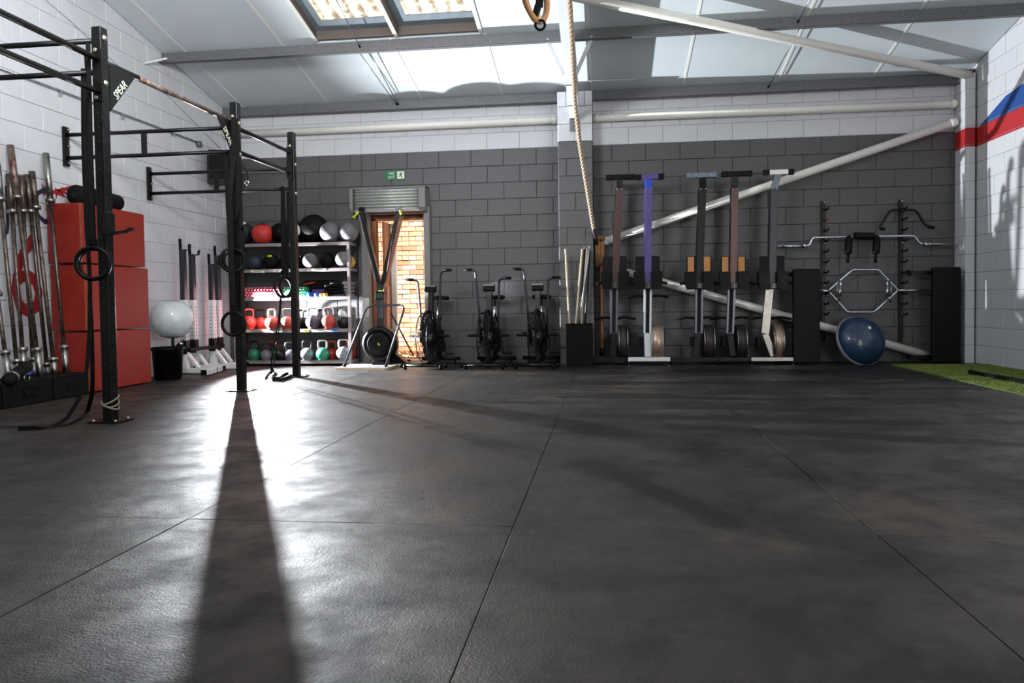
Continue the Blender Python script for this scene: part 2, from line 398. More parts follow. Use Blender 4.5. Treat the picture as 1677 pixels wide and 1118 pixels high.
# right wall paint: white with red band and blue wedge
def stripe_material():
    m = mat('white blockwork with red and blue bands', (200, 200, 204), .6, bump=.3, bscale=45)
    nt = m.node_tree; n = nt.nodes; L = nt.links; b = n['Principled BSDF']
    g = n.new('ShaderNodeNewGeometry'); s = n.new('ShaderNodeSeparateXYZ'); L.new(g.outputs['Position'], s.inputs[0])
    def M_(op, a, c): 
        q = n.new('ShaderNodeMath'); q.operation = op
        for i, v in enumerate((a, c)):
            if isinstance(v, (int, float)): q.inputs[i].default_value = v
            else: L.new(v, q.inputs[i])
        return q.outputs[0]
    y, z = s.outputs[1], s.outputs[2]
    red = M_('MULTIPLY', M_('GREATER_THAN', z, 2.672), M_('LESS_THAN', z, 2.903))
    top = M_('MINIMUM', M_('ADD', M_('MULTIPLY', M_('SUBTRACT', 9.5, y), .36), 2.905), M_('ADD', M_('MULTIPLY', M_('SUBTRACT', 8.9, y), .10), 3.115))
    blue = M_('MULTIPLY', M_('MULTIPLY', M_('GREATER_THAN', z, 2.903), M_('LESS_THAN', z, top)), M_('LESS_THAN', y, 9.5))
    m1 = n.new('ShaderNodeMix'); m1.data_type = 'RGBA'; m1.inputs[6].default_value = (*lin((200, 200, 204)), 1); m1.inputs[7].default_value = (*lin((176, 34, 38)), 1); L.new(red, m1.inputs[0])
    m2 = n.new('ShaderNodeMix'); m2.data_type = 'RGBA'; m2.inputs[7].default_value = (*lin((24, 72, 140)), 1); L.new(m1.outputs[2], m2.inputs[6]); L.new(blue, m2.inputs[0])
    L.new(m2.outputs[2], b.inputs['Base Color']); return m
mStripe = stripe_material()
pilaster('trim_2', 4.437, 4.545, 9.54, mStripe, mStripe, 0)
# left wall
wl = MB(); wl.box((XL-.107, 2.0, 2.9), (.2, 16.2, 6.0)); wleft = tag(wl.build('wall_left', mMortW, None, (XL, 2, 0)), kind='structure')
CHL = .233
for n in range(0, 24):
    z0 = -.026+CHL*n; z1 = z0+CHL
    odd = ((n-8) % 2 == 0)   # course above line A has even joints
    js = [8.086+.236*i for i in range(-20, 9) if (i % 2 == 0) == odd]
    js = [y for y in js if 4.4 < y < D-.05]+[D]
    for a, c in zip(js[:-1], js[1:]):
        top = zc((a+c)/2)+.05
        if z0 > top: continue
        put_block(wleft, a, c, max(z0, 0), z1, XL, mWhite, 'X')
# right wall
wr = MB(); wr.box((XR_+.107, 6.4, 2.9), (.2, 7.2, 6.0)); wr.box((XR_+.107, -4.6, 2.9), (.2, 3.0, 6.0)); wr.box((XR_+.107, -.15, 4.9), (.2, 5.9, 2.2)); wright = tag(wr.build('wall_right', mMortW, None, (XR_, 2, 0)), kind='structure')
for n in range(1, 20):
    z0, z1 = .225*(n-1), .225*n
    js = [9.836-.225-.225*i for i in range(0, 14) if i % 2 == n % 2][::-1]
    js = js+[D]
    for a, c in zip(js[:-1], js[1:]):
        if z0 > zc((a+c)/2)+.05: continue
        put_block(wright, a, c, z0, z1, XR_, mStripe, 'x')
# front wall behind the camera
wf = MB(); wf.box((-.4, YB-.15, 3.6), (10.4, .2, 7.3))
tag(wf.build('wall_front', mWhite, None, (0, YB, 0)), kind='structure')

# ---- roof lining: panels, strips, skylights
TH = math.atan(.213)
def roof_panel(b, x0, x1, y0, y1, dz0, dz1):
    """slab following the roof slope between offsets dz0..dz1 above the lining"""
    vs = [Vector((x, y, zc(y)+dz)) for dz in (dz0, dz1) for x, y in ((x0, y0), (x1, y0), (x1, y1), (x0, y1))]
    b._add(vs, [(0, 1, 2, 3), (7, 6, 5, 4), (0, 4, 5, 1), (1, 5, 6, 2), (2, 6, 7, 3), (3, 7, 4, 0)]); return b
YP = [9.76, 8.355, 6.95, 5.5, 4.0, 2.4, .8, -.8, -2.4, -4.0, -6.2]
ceil = MB(); SKX = (-3.36, -2.375, -1.39)
roof_panel(ceil, XL-.2, SKX[0], -6.2, D+.2, .04, .09); roof_panel(ceil, SKX[2], XR_+.2, -6.2, D+.2, .04, .09)
roof_panel(ceil, SKX[0], SKX[2], 8.29, D+.2, .04, .09); roof_panel(ceil, SKX[0], SKX[2], -6.2, 6.98, .04, .09)
ceiling = tag(ceil.build('ceiling', mCeil, None, (0, 5, 5)), kind='structure')
def inb(a, c, y): return y
for bay in range(5):
    yb, yt = YP[bay]+(.06 if bay == 0 else 0), YP[bay+1]
    js = [XL, -5.05, -3.8, -2.47, -1.35, -.15, 1.05, 2.25, 3.42, XR_] if bay != 1 else [XL, -5.05, -3.8, SKX[0], SKX[2], -.15, 1.05, 2.25, 3.42, XR_]
    for a, c in zip(js[:-1], js[1:]):
        if bay == 1 and a == SKX[0]: continue
        roof_panel(MB(), a+.012, c-.012, yt+.002, yb-.002, 0, .035).build('ceiling_panel', mCeil, ceiling)
        if a > XL: roof_panel(MB(), a-.014, a+.014, yt, yb, -.006, .03).build('joint_strip', mTrimW, ceiling)
# skylights
def sky_material():
    m = bpy.data.materials.new('dirty translucent rooflight sheet'); m.use_nodes = True; nt = m.node_tree; n = nt.nodes; L = nt.links
    n.remove(n['Principled BSDF']); out = n['Material Output']
    tr = n.new('ShaderNodeBsdfTranslucent'); tp = n.new('ShaderNodeBsdfTransparent'); df = n.new('ShaderNodeBsdfDiffuse'); ms = n.new('ShaderNodeMixShader')
    g = n.new('ShaderNodeNewGeometry'); wv = n.new('ShaderNodeTexWave'); wv.bands_direction = 'X'; wv.inputs['Scale'].default_value = 1.9; wv.inputs['Distortion'].default_value = 1.6; wv.inputs['Detail'].default_value = 2; wv.inputs['Detail Scale'].default_value = 2
    L.new(g.outputs['Position'], wv.inputs['Vector']); nz = n.new('ShaderNodeTexNoise'); nz.inputs['Scale'].default_value = 9; nz.inputs['Detail'].default_value = 5; L.new(g.outputs['Position'], nz.inputs['Vector'])
    a = n.new('ShaderNodeMath'); a.operation = 'MULTIPLY'; r = n.new('ShaderNodeMapRange'); r.inputs[1].default_value = .3; r.inputs[2].default_value = .8; L.new(wv.outputs['Fac'], r.inputs[0])
    r2 = n.new('ShaderNodeMapRange'); r2.inputs[1].default_value = .3; r2.inputs[2].default_value = .62; L.new(nz.outputs['Fac'], r2.inputs[0])
    L.new(r.outputs[0], a.inputs[0]); L.new(r2.outputs[0], a.inputs[1])
    mx = n.new('ShaderNodeMix'); mx.data_type = 'RGBA'; mx.inputs[6].default_value = (.20, .19, .165, 1); mx.inputs[7].default_value = (.06, .05, .036, 1); L.new(a.outputs[0], mx.inputs[0])
    L.new(mx.outputs[2], tr.inputs[0]); L.new(mx.outputs[2], tp.inputs[0]); ms.inputs[0].default_value = .10
    L.new(tr.outputs[0], ms.inputs[1]); L.new(tp.outputs[0], ms.inputs[2]); L.new(ms.outputs[0], out.inputs['Surface'])
    return m
mSky = sky_material(); mUp = mat('grey upstand lining', (112, 124, 132), .6, var=.2, scale=10)
for k in range(2):
    a, c = SKX[k]+(.0 if k == 0 else .01), SKX[k+1]-(.01 if k == 0 else 0)
    e = MB(); ya, yb = 6.98, 8.30
    roof_panel(e, a, a+.012, ya, yb, .0, .16); roof_panel(e, c-.012, c, ya, yb, .0, .16)
    roof_panel(e, a+.012, c-.012, yb-.012, yb, .0, .16); roof_panel(e, a+.012, c-.012, ya, ya+.012, .0, .16)
    w = tag(e.build('window_%d' % (k+1), mat('dusty brown window frame', (96, 84, 78), .6), None, ((a+c)/2, 7.6, zc(7.6))), kind='structure')
    u = MB(); roof_panel(u, a+.012, a+.15, ya+.012, yb-.012, .10, .115); roof_panel(u, a+.15, c-.012, yb-.2, yb-.012, .10, .115); u.build('sill_lining', mUp, w)
    for xx in ([a, c] if k == 0 else [c]):
        roof_panel(MB(), xx-.022, xx+.022, ya, yb, -.012, .0).build('cover_strip', mTrimW, w)
    s = MB(); N = 64; vs = []; fs = []
    for i in range(N+1):
        x = a+(c-a)*i/N; z = .018*math.sin(i/N*2*PI*6)
        for y in (ya-.05, yb+.05): vs.append(Vector((x, y, zc(y)+.185+z)))
    for i in range(N): fs.append((2*i, 2*i+1, 2*i+3, 2*i+2))
    s._add(vs, fs, 0, True); s.build('rooflight_sheet', mSky, w)

# ---- purlins, rafter, braces, rods
for k, y in enumerate(YP[:5]):
    z = zc(y)-.016; b = MB(); x0, x1 = XL+.01, XR_-.01; c = (x0+x1)/2; w = x1-x0; h = .135
    b.box((c, y, z-h/2), (w, .004, h)); b.box((c, y+.03, z-.003), (w, .06, .005)); b.box((c, y-.03, z-h+.003), (w, .06, .005)); b.box((c, y-.058, z-h+.012), (w, .004, .02)); b.box((c, y+.058, z-.013), (w, .004, .02))
    p = single(b, 'purlin', mGalv, (0, y, z), ['galvanised steel purlin lying right above the back wall top', 'galvanised steel purlin crossing the roof just below the skylights', 'galvanised steel purlin at the upper end of the skylights, above the frame', 'galvanised steel purlin high above the middle of the hall', 'galvanised steel purlin over the camera'][k], 'purlin', None)
    j = MB()
    for x in [-4.2+.62*i for i in range(14)]: j.rod((x, y-.004, z-.02), (x, y-.009, z-.02), .007, 6)
    j.build('bolt', mBolt, p)
    if k == 1:
        q = MB(); q.bar((XL+.02, y-.35, z-.23), (XL+.13, y-.10, z-.10), .045, .02); q.build('end_cleat', mTrimW, p)
XRF = -.37
def zr(y): return 3.19+.213*(9.52-y)
rf = empty('steel_rafter', (XRF, 9.6, 3.19), 'white painted steel rafter running from the middle pilaster up towards the camera', 'rafter')
b = MB()
def sl(b, x0, x1, y0, y1, d0, d1):
    vs = [Vector((x, y, zr(y)+d)) for d in (d0, d1) for x, y in ((x0, y0), (x1, y0), (x1, y1), (x0, y1))]
    b._add(vs, [(0, 1, 2, 3), (7, 6, 5, 4), (0, 4, 5, 1), (1, 5, 6, 2), (2, 6, 7, 3), (3, 7, 4, 0)])
sl(b, XRF-.062, XRF+.062, -5.9, 9.51, 0, .012); b.build('lower_flange', mWhiteP, rf)
b = MB(); sl(b, XRF-.005, XRF+.005, -5.9, 9.51, .012, .34); b.build('web', mWhiteP, rf)
b = MB(); sl(b, XRF-.062, XRF+.062, -5.9, 9.51, .34, .352); b.build('upper_flange', mWhiteP, rf)
b = MB(); b.box((XRF, 9.495, 3.12), (.115, .045, .15)); b.build('haunch_plate', mGalv, rf)
for s in (-1, 1):
    b = MB(); b.bar((XRF+s*.065, 8.42, zr(8.42)+.02), (XRF+s*.26, 8.34, zc(8.34)-.11), .045, .012, up=(0, 1, 0)); b.build('fly_brace', mWhiteP, rf)
for py in (118, 157, 184):
    p = aty(936, py, 9); 
    yy = 9.5-(187-py)/70*.9; b = MB(); b.box((XRF, yy, zr(yy)-.003), (.125, .012, .004)); b.build('cable_tie', mBlackP, rf)
def pipe(name, pts, r, m, label, cat='pipe', n=14):
    return single(MB().tube(pts, r, n), name, m, pts[0], label, cat)
def flange_pipe(name, p, q, r, label):
    e = empty(name, p, label, 'pipe'); MB().rod(p, q, r, 16).build('tube', mPipe, e)
    d = (Vector(q)-Vector(p)).normalized()
    for k in (0, 1):
        c = Vector(p)+d*.05 if k == 0 else Vector(q)-d*.05
        MB().rod(c-d*.03, c+d*.03, r*1.12, 16).build('end_collar', mPipe, e)
    return e
flange_pipe('steel_pipe', (XL+.01, 9.765, 3.262), (-.6, 9.765, 3.268), .05, 'cream horizontal pipe on the white wall left of the middle pilaster')
flange_pipe('steel_pipe', (-.135, 9.765, 3.27), (4.43, 9.765, 3.255), .05, 'cream horizontal pipe on the white wall right of the middle pilaster')
flange_pipe('brace_pipe', tuple(aty(986, 397, 9.72)), tuple(aty(1566, 199, 9.72)), .052, 'white diagonal brace pipe rising from the rope hook to the right corner')
flange_pipe('brace_pipe', tuple(aty(990, 436, 9.72)), tuple(aty(1549, 590, 9.72)), .052, 'white diagonal brace pipe descending behind the rowing machines to the floor')
rb = empty('roof_brace_pipe', (4.5, 9.6, 3.5), 'pale round brace pipe running under the roof to the top right corner', 'pipe')
MB().rod((4.50, 9.58, 3.545), (-.38, 7.42, 3.94), .05, 16).build('tube', mPipe, rb)
b = MB(); b.box((4.54, 9.60, 3.545), (.012, .05, .17)); b.build('end_plate', mShelfRed, rb)
# sag rods
def roofpt(px, py, off=-.075):
    d = ray(px, py); t = (3.645+.213*9.75+off-CH)/(d.z+.213*d.y); return CAM + d*t
for nm, p, q, lab in (('sag_rod', roofpt(536, -30), roofpt(588, 74), 'thin steel rod crossing the left skylight down to the purlin'),
                 ('sag_rod', roofpt(593, 92), roofpt(640, 158), 'left one of two thin rods between the purlins below the skylights'),
                 ('sag_rod', roofpt(608, 90), roofpt(643, 154), 'right one of two thin rods between the purlins below the skylights'),
                 ('sag_rod', roofpt(1332, -12), roofpt(1310, 30), 'short thin rod above the upper purlin at the right of the roof'),
                 ('sag_rod', roofpt(1305, 55), roofpt(1264, 132), 'thin rod between the two purlins crossing the roof brace pipe')):
    d = (q-p).normalized()
    if p.y > 8.2: p, q = p+d*((8.365-p.y)/d.y), p+d*((9.75-p.y)/d.y)
    else: q = p+d*((8.35-p.y)/d.y)
    e = empty(nm, p, lab, 'rod'); MB().rod(p, q, .006, 6).build('rod', mSteel, e)
    MB().rod(q-d*.03, q+d*.01, .012, 6).build('nut', mBlack, e)

# ---- doorway, shutter, outside
dr = empty('door_1', ((DX0+DX1)/2, D, 0), kind='structure')
b = MB(); b.box((DX0-.045, D-.04, 1.04), (.09, .16, 2.09)); b.build('frame_post', mDoorGrey, dr)
b = MB(); b.box((DX1+.04, D-.04, 1.04), (.08, .16, 2.09)); b.build('frame_post', mDoorGrey, dr)
b = MB(); b.box(((DX0+DX1)/2, D-.035, 2.115), (DX1-DX0+.16, .14, .075)); b.build('frame_head', mDoorGrey, dr)
b = MB(); b.box(((DX0+DX1)/2, D+.05, .025), (DX1-DX0, .2, .05)); b.build('threshold', mWoodP, dr)
b = MB(); b.box((DX0+.028, D+.13, 1.03), (.055, .12, 2.0)); b.box((DX1-.012, D+.13, 1.03), (.02, .12, 2.0)); b.box(((DX0+DX1)/2, D+.13, 2.035), (DX1-DX0-.01, .12, .06)); b.build('timber_lining', mWoodD, dr)
b = MB(); b.box((DX0+.135, D+.42, 1.0), (.035, .50, 2.0)); b.build('timber_gate_edge', mWoodD, dr)
b = MB(); b.box((DX0+.20, D+.46, 1.0), (.07, .07, 2.0)); b.build('white_post', mTrimW, dr)
sh = empty('roller_shutter', (-2.93, 9.7, 2.26), 'rolled up galvanised roller shutter in a box above the fire exit doorway', 'shutter')
sx0, sx1 = -3.455, -2.40
b = MB()
for i in range(7):
    z = 2.12+.042*i; r = .021; b.rod((sx0+.06, 9.66-.012*math.sin(i/6*PI), z+.01), (sx1-.1, 9.66-.012*math.sin(i/6*PI), z+.01), .0225, 10)
b.build('rolled_curtain', mat('galvanised shutter slats', (176, 178, 172), .4, .35, var=.2, scale=20), sh)
b = MB(); b.box(((sx0+sx1)/2, 9.74, 2.42), (sx1-sx0, .17, .02)); b.build('hood', mDoorGrey, sh)
for x, w in ((sx0+.02, .04), (sx1-.045, .09)):
    b = MB(); b.prism([(9.63, 2.09), (9.6, 2.14), (9.6, 2.40), (9.64, 2.43), (9.83, 2.43), (9.83, 2.09)], 'X', x-w/2, x+w/2); b.build('end_bracket', mDoorGrey, sh)
b = MB(); b.box(((sx0+sx1)/2, 9.65, 2.105), (sx1-sx0-.1, .05, .025)); b.build('bottom_rail', mGalvShelf, sh)
sg = empty('fire_exit_sign', aty(647.5, 287, D-.006), 'green fire exit sign on the dark wall above the roller shutter', 'sign')
p0, p1 = aty(631, 294.5, D-.004), aty(664, 279.5, D-.004); cx, cz = (p0.x+p1.x)/2, (p0.z+p1.z)/2; ww, hh = p1.x-p0.x, p1.z-p0.z
b = MB(); b.box((cx, D-.006, cz), (ww, .004, hh)); b.build('plate', mSign, sg)
text_obj('lettering', 'FIRE', hh*.46, mSignW, sg, (cx-ww*.19, D-.009, cz+hh*.2), RX, sx=.86)
text_obj('lettering', 'EXIT', hh*.46, mSignW, sg, (cx-ww*.19, D-.009, cz-hh*.24), RX, sx=.86)
b = MB(); b.box((cx+ww*.27, D-.009, cz), (ww*.34, .002, hh*.86)); b.build('pictogram_panel', mSignW, sg)
b = MB(); q = lambda x, z: (cx+ww*.27+x*hh*.5, D-.011, cz+z*hh*.5)
b.lathe([(.001, -.001), (hh*.065, -.001), (hh*.065, .001), (.001, .001)], q(.12, .58), 'Y', 10)
for a, c in (((.08, .42), (-.05, -.1)), ((-.05, -.1), (.28, -.3)), ((.28, -.3), (.2, -.72)), ((-.05, -.1), (-.3, -.35)), ((-.3, -.35), (-.52, -.3)), ((.08, .38), (.38, .2)), ((.08, .38), (-.3, .25)), ((-.3, .25), (-.38, .0))):
    b.bar(q(*a), q(*c), .012, .002, up=(0, 1, 0))
b.build('running_figure', mSign, sg)
# bricks outside
mBrick = [mat('orange facing brick', (226, 164, 126), .8, var=.2, scale=14, bump=.3), mat('pale salmon brick', (234, 190, 158), .8, var=.2, scale=14, bump=.3), mat('dark red brick', (200, 126, 98), .8, var=.25, scale=14, bump=.3)]
YO = 11.05
b = MB(); b.box((-3.1, YO+.11, 1.9), (3.2, .2, 3.9)); wo = tag(b.build('wall_outside', mat('pale lime mortar', (232, 216, 196), .9, var=.2, scale=20), None, (-3.1, YO, 0)), kind='structure')
bm_cache = {}
for m_i, m in enumerate(mBrick):
    for w in (.215, .102):
        q = MB(); q.box((0, .02, 0), (w, .05, .064), None, .004); bm_cache[(m_i, w)] = q.mesh('brick', m)
cnt = 0
for n in range(0, 33):
    x = -3.93 + (.11 if n % 2 else 0); z = .12+.075*n; hd = (n % 4 == 3)
    while x < -2.25:
        w = .102 if hd else .215
        o = bpy.data.objects.new('brick', bm_cache[(random.choice((0, 0, 0, 1, 1, 2)), w)]); COL.objects.link(o); o.parent = wo
        o.location = Vector((x+w/2, YO+random.uniform(-.006, .0), z)) - wloc(wo); x += w+.011; cnt += 1
b = MB(); b.box((-3, 10.5, -.05), (5, 1.2, .1)); tag(b.build('ground', mat('alley concrete', (150, 130, 112), .9, var=.3, scale=6), None, (-3, 10.5, 0)), kind='structure')

# leaf litter at the brick foot
lf = MB(); random.seed(3)
for i in range(700):
    x = random.uniform(-3.3, -2.3); y = random.uniform(10.35, 11.0); z = .02+max(0, (y-10.4))*.42*random.random(); a = random.uniform(0, PI); s = random.uniform(.015, .03)
    c = Vector((x, y, z)); u = Vector((math.cos(a), math.sin(a), random.uniform(-.6, .6)))*s; v = Vector((-math.sin(a), math.cos(a), random.uniform(-.6, 1)))*s*.6
    lf._add([c-u, c-v, c+u, c+v], [(0, 1, 2, 3)])
single(lf, 'leaf_litter', mat('dry leaves', (190, 112, 56), .9, rgb2=(214, 170, 110), scale=30), (-2.8, 10.7, .02), 'heap of dry orange leaves at the foot of the brick wall outside', 'leaves', kind='stuff')
random.seed(11)

# ---- wall paint on the left wall: letters and big 6
mNavy = mat('navy wall paint', (28, 36, 62), .6); mRedP = mat('dark red wall paint', (150, 24, 34), .6)
mu = empty('painted_sign', (XL+.003, 5.9, 1.4), 'large dark red number 6 with navy letters painted on the left wall behind the barbells', 'painted sign')
p = atx(44, 460, XL+.003); hh = atx(44, 388, XL+.003).z - atx(44, 528, XL+.003).z
text_obj('painted_number', '6', hh*1.38, mRedP, mu, (XL+.003, p.y-.0, p.z), RXP, .001, sx=.78, bold=.006)
for ch, px in (('J', 12), ('H', 42), ('C', 70)):
    p = atx(px, 345, XL+.003); text_obj('painted_letter', ch, .50, mNavy, mu, (XL+.003, p.y, p.z+.03), RXP, .001, sx=.66, bold=.004)
b = MB(); 
for tri in (((68, 300), (76, 316), (71, 322)), ((68, 300), (78, 312), (90, 318)), ((90, 306), (96, 312), (92, 326)), ((94, 310), (116, 314), (116, 304)), ((94, 312), (102, 306), (112, 320)), ((78, 314), (96, 309), (110, 324))):
    vs = [atx(x, y, XL+.003) for x, y in tri]; b._add(vs, [(0, 1, 2)])
b.build('painted_flame', mRedP, mu)

# ================================================================== TRAINING RIG
PXR = -3.57; PW = .075
posts = [(-3.585, 4.86, 2.835), (-3.545, 6.70, 2.80), (-3.57, 8.03, 2.82)]
rig = empty('pull_up_rig', (PXR, 6.7, 0), 'black steel pull up rig with three tall perforated uprights', 'rig')
mHole = mat('hole shadow black', (4, 4, 4), .9)
ups = []
for k, (x, y, h) in enumerate(posts):
    b = MB(); b.box((x, y, h/2), (PW, PW, h), None, .006); u = b.build('upright', mBlack, rig); ups.append(u)
    b = MB()
    z = .12
    while z < h-.04:
        b.rod((x+PW/2-.003, y, z), (x+PW/2+.0012, y, z), .009, 6); b.rod((x, y-PW/2+.003, z), (x, y-PW/2-.0012, z), .007, 6); z += .05 if z < 1.7 else .1
    b.build('hole_row', mHole, u)['kind'] = 'stuff'
    b = MB(); b.box((x, y, .005), (.23, .19, .008)); b.build('base_plate', mBlack, rig)
    b = MB()
    for sx in (-1, 1):
        for sy in (-1, 1): b.rod((x+sx*.085, y+sy*.07, .008), (x+sx*.085, y+sy*.07, .022), .011, 6)
    b.build('anchor_bolt', mBolt, rig)
def gbar(p, q, r=.0215, m=mBlack, name='pull_up_bar'): return MB().rod(p, q, r, 10).build(name, m, rig)
# along y
gbar((PXR-.0, 2.0, 2.60), (PXR, 4.83, 2.60)); gbar((PXR, 2.0, 2.37), (PXR, 4.83, 2.37))
gbar((PXR, 4.89, 2.595), (PXR+.01, 5.25, 2.597)); gbar((PXR+.005, 5.25, 2.597), (PXR+.01, 6.67, 2.61), m=mRust)
gbar((PXR, 6.73, 2.575), (PXR, 8.0, 2.585)); gbar((PXR, 6.73, 2.345), (PXR, 8.0, 2.355))
for (yy, zz) in ((4.80, 2.485), (8.08, 2.46)):
    MB().box((PXR, 4.86-.045 if yy < 5 else 8.0-.045, zz), (.06, .008, .36)).build('mounting_plate', mBlack, rig)
# wall bars
for k, (y, zt, zb) in enumerate(((4.86, 2.745, 2.52), (6.70, 2.56, 2.33), (8.03, 2.405, 2.175))):
    x0 = XL+.03; gbar((x0, y, zt), (PXR-.03, y, zt), .02, name='wall_brace_bar'); gbar((x0, y, zb), (PXR-.03, y, zb), .02, name='wall_brace_bar')
    MB().box((-4.5, y, (zt+zb)/2), (.05, .02, zt-zb)).build('web_plate', mBlack, rig)
    MB().box((XL+.02, y, (zt+zb)/2), (.03, .06, zt-zb+.16)).build('wall_bracket', mBlack, rig)
    b = MB()
    for z in (zt+.05, (zt+zb)/2, zb-.05): b.rod((XL+.03, y, z), (XL+.06, y, z), .012, 6)
    b.build('bracket_bolt', mSteel, rig)
# gussets with cut lettering
for (y, s, zt) in ((4.90, 1, 2.59), (6.66, -1, 2.60)):
    b = MB(); b.prism([(y, zt), (y+s*.30, zt), (y, zt-.34)], 'X', PXR+.018, PXR+.026); g = b.build('gusset_plate', mBlack, rig)
    t = text_obj('lettering', 'SPEAR', .085, mSignW, g, (PXR+.028, y+s*.115, zt-.155), (PI/2, 0, PI/2), .001, sx=.8)
    M = Matrix.Translation(Vector((0, 0, 0)))
    t.rotation_euler = (Matrix.Rotation(PI/2, 3, 'Z') @ Matrix.Rotation(PI/2, 3, 'X') @ Matrix.Rotation(s*PI*.27, 3, 'Z')).to_euler()
# bolts on uprights
for (x, y, zs) in ((-3.585, 4.86, (2.76, 2.44)), (-3.545, 6.70, (2.60, 2.30, )), (-3.57, 8.03, (2.45, 2.12, ))):
    for z in zs:
        b = MB(); b.lathe([(.022, 0), (.022, .004), (.012, .006), (.012, .014)], (x+PW/2+.001, y, z), 'X', 12); b.build('washer_bolt', mBolt, rig)
for (x, y, zs) in ((-3.585, 4.86, (2.665, 2.33)), (-3.545, 6.70, (2.66,)), (-3.57, 8.03, (2.66, 2.29))):
    for z in zs:
        b = MB(); b.lathe([(.016, 0), (.014, -.008), (.008, -.009)], (x-.005, y-PW/2-.004, z), 'Y', 10); b.build('hex_bolt', mBolt, rig)
jc = empty('j_cup', (-3.5, 4.86, 1.43), 'small black J cup hook clamped on the front upright beside the red boxes', 'hook')
b = MB(); b.box((-3.53, 4.83, 1.43), (.022, .10, .16), None, .004); b.build('clamp_plate', mBlack, jc)
b = MB(); b.bar((-3.53, 4.85, 1.36), (-3.42, 4.86, 1.375), .045, .018); b.prism([(-3.43, 1.37), (-3.395, 1.378), (-3.36, 1.395), (-3.372, 1.405), (-3.40, 1.395)], 'Y', 4.84, 4.88); b.build('hook_arm', mBlack, jc)
tp = MB()
for k in range(3): tp.lathe([(.0, 0)], (0, 0, 0)) if False else tp.tube([Vector((-3.585+math.cos(a)*.056, 4.86+math.sin(a)*.056, .12+.02*k-.03*math.cos(a+k))) for a in [2*PI*i/14 for i in range(14)]], .006, 5, True)
single(tp, 'tied_cord', mat('pale elastic cord', (130, 120, 104), .8), (-3.585, 4.86, .1), 'pale cord tied around the foot of the front upright', 'cord')

# ---- rings, bands and straps
def ring(name, c, R, r, nrm, m, label, strap=None, group=None, sw=.035):
    e = empty(name, c, label, 'gym ring', group); n_ = Vector(nrm).normalized(); u = n_.cross(Vector((0, 0, 1))).normalized(); v = u.cross(n_)
    MB().tube([Vector(c)+(u*math.cos(a)+v*math.sin(a))*R for a in [2*PI*i/32 for i in range(32)]], r, 10, True).build('ring', m, e)
    if strap:
        wd = strap[-1]
        for k, pts in enumerate(strap[0]): MB().strip([Vector(p) for p in pts], sw, .003, wd).build('strap', mRubber, e)
        tp = Vector(c)+v*R; MB().box(tp+Vector((0, 0, .045)), (.045, .03, .06), None, .005).build('buckle', mBlackP, e)
    return e
vw = (0, 1, .0)
c = aty(152, 431, 4.75); ring('gym_ring', c, .112, .0165, (.25, -1, 0), mBlackP, 'black gym ring with hanging strap at the front upright',
     [[[(c.x+.0, c.y+.02, 2.70), (c.x+.005, c.y+.01, 2.2), (c.x, c.y, c.z+.12)]], (1, 0, 0)])
c = aty(155, 432, 4.98); ring('gym_ring', c, .112, .0165, (.3, -1, 0), mBlackP, 'second black gym ring just behind the one at the front upright',
     [[[(c.x+.0, c.y-.02, 2.70), (c.x+.005, c.y-.01, 2.2), (c.x, c.y, c.z+.12)]], (1, 0, 0)])
c = aty(381, 426, 6.58); ring('gym_ring', c, .108, .016, (.5, -1, 0), mBlackP, 'upper left one of the black gym rings hanging beside the middle upright',
     [[[(c.x+.02, 6.66, 2.33), (c.x+.01, 6.62, 1.9), (c.x, c.y, c.z+.11)]], (1, 0, 0)])
c = aty(386, 427, 6.72); ring('gym_ring', c, .108, .016, (.55, -1, 0), mBlackP, 'second black gym ring close behind the upper one at the middle upright',
     [[[(c.x+.02, 6.74, 2.33), (c.x+.01, 6.73, 1.9), (c.x, c.y, c.z+.11)]], (1, 0, 0)])
c = aty(382.5, 530, 6.50); ring('gym_ring', c, .110, .0155, (.08, -1, 0), mBlackP, 'lower black gym ring hanging in front of the middle upright at knee height',
     [[[(c.x-.01, 6.62, 2.33), (c.x, 6.5, 1.9), (c.x, c.y, c.z+.11)]], (1, 0, 0)], sw=.045)
c = aty(464, 470, 7.95); ring('gym_ring', c, .115, .0155, (1, -.55, 0), mBlackP, 'left one of two black gym rings hanging beside the rear upright',
     [[[(c.x+.0, 7.98, 2.2), (c.x, 7.96, 1.8), (c.x, c.y, c.z+.11)]], (1, 0, 0)])
c = aty(470, 470, 8.1); ring('gym_ring', c, .115, .0155, (1, -.4, 0), mBlackP, 'right one of two black gym rings hanging beside the rear upright',
     [[[(c.x+.0, 8.05, 2.2), (c.x, 8.08, 1.8), (c.x, c.y, c.z+.11)]], (1, 0, 0)])
c = aty(877, -8, 3.3); ring('gym_ring', c, .112, .015, (1, -.42, 0), mat('laminated wood ring', (176, 128, 84), .45, var=.2, scale=20), 'wooden gym ring hanging under the roof at the top of the picture', None)
e = empty('strap_buckle', aty(881, 20, 3.3), 'black webbing strap end with cam buckle beside the wooden ring', 'strap')
MB().strip([aty(884, -60, 3.3), aty(884, -5, 3.3), aty(883, 12, 3.3)], .035, .004, (1, .3, 0)).build('webbing', mRubber, e)
MB().box(aty(879, 18, 3.3), (.03, .03, .06), Euler((0, .3, 0)).to_quaternion(), .006).build('cam_buckle', mBlackP, e)
MB().strip([aty(880, 24, 3.3), aty(883, 32, 3.3)], .025, .006, (1, .3, 0)).build('tape', mWoodP, e)
MB().tube([aty(884.5+8*math.cos(a), 41+8*math.sin(a), 3.3) for a in [2*PI*i/14 for i in range(14)]], .0065, 6, True).build('loop', mRubber, e)
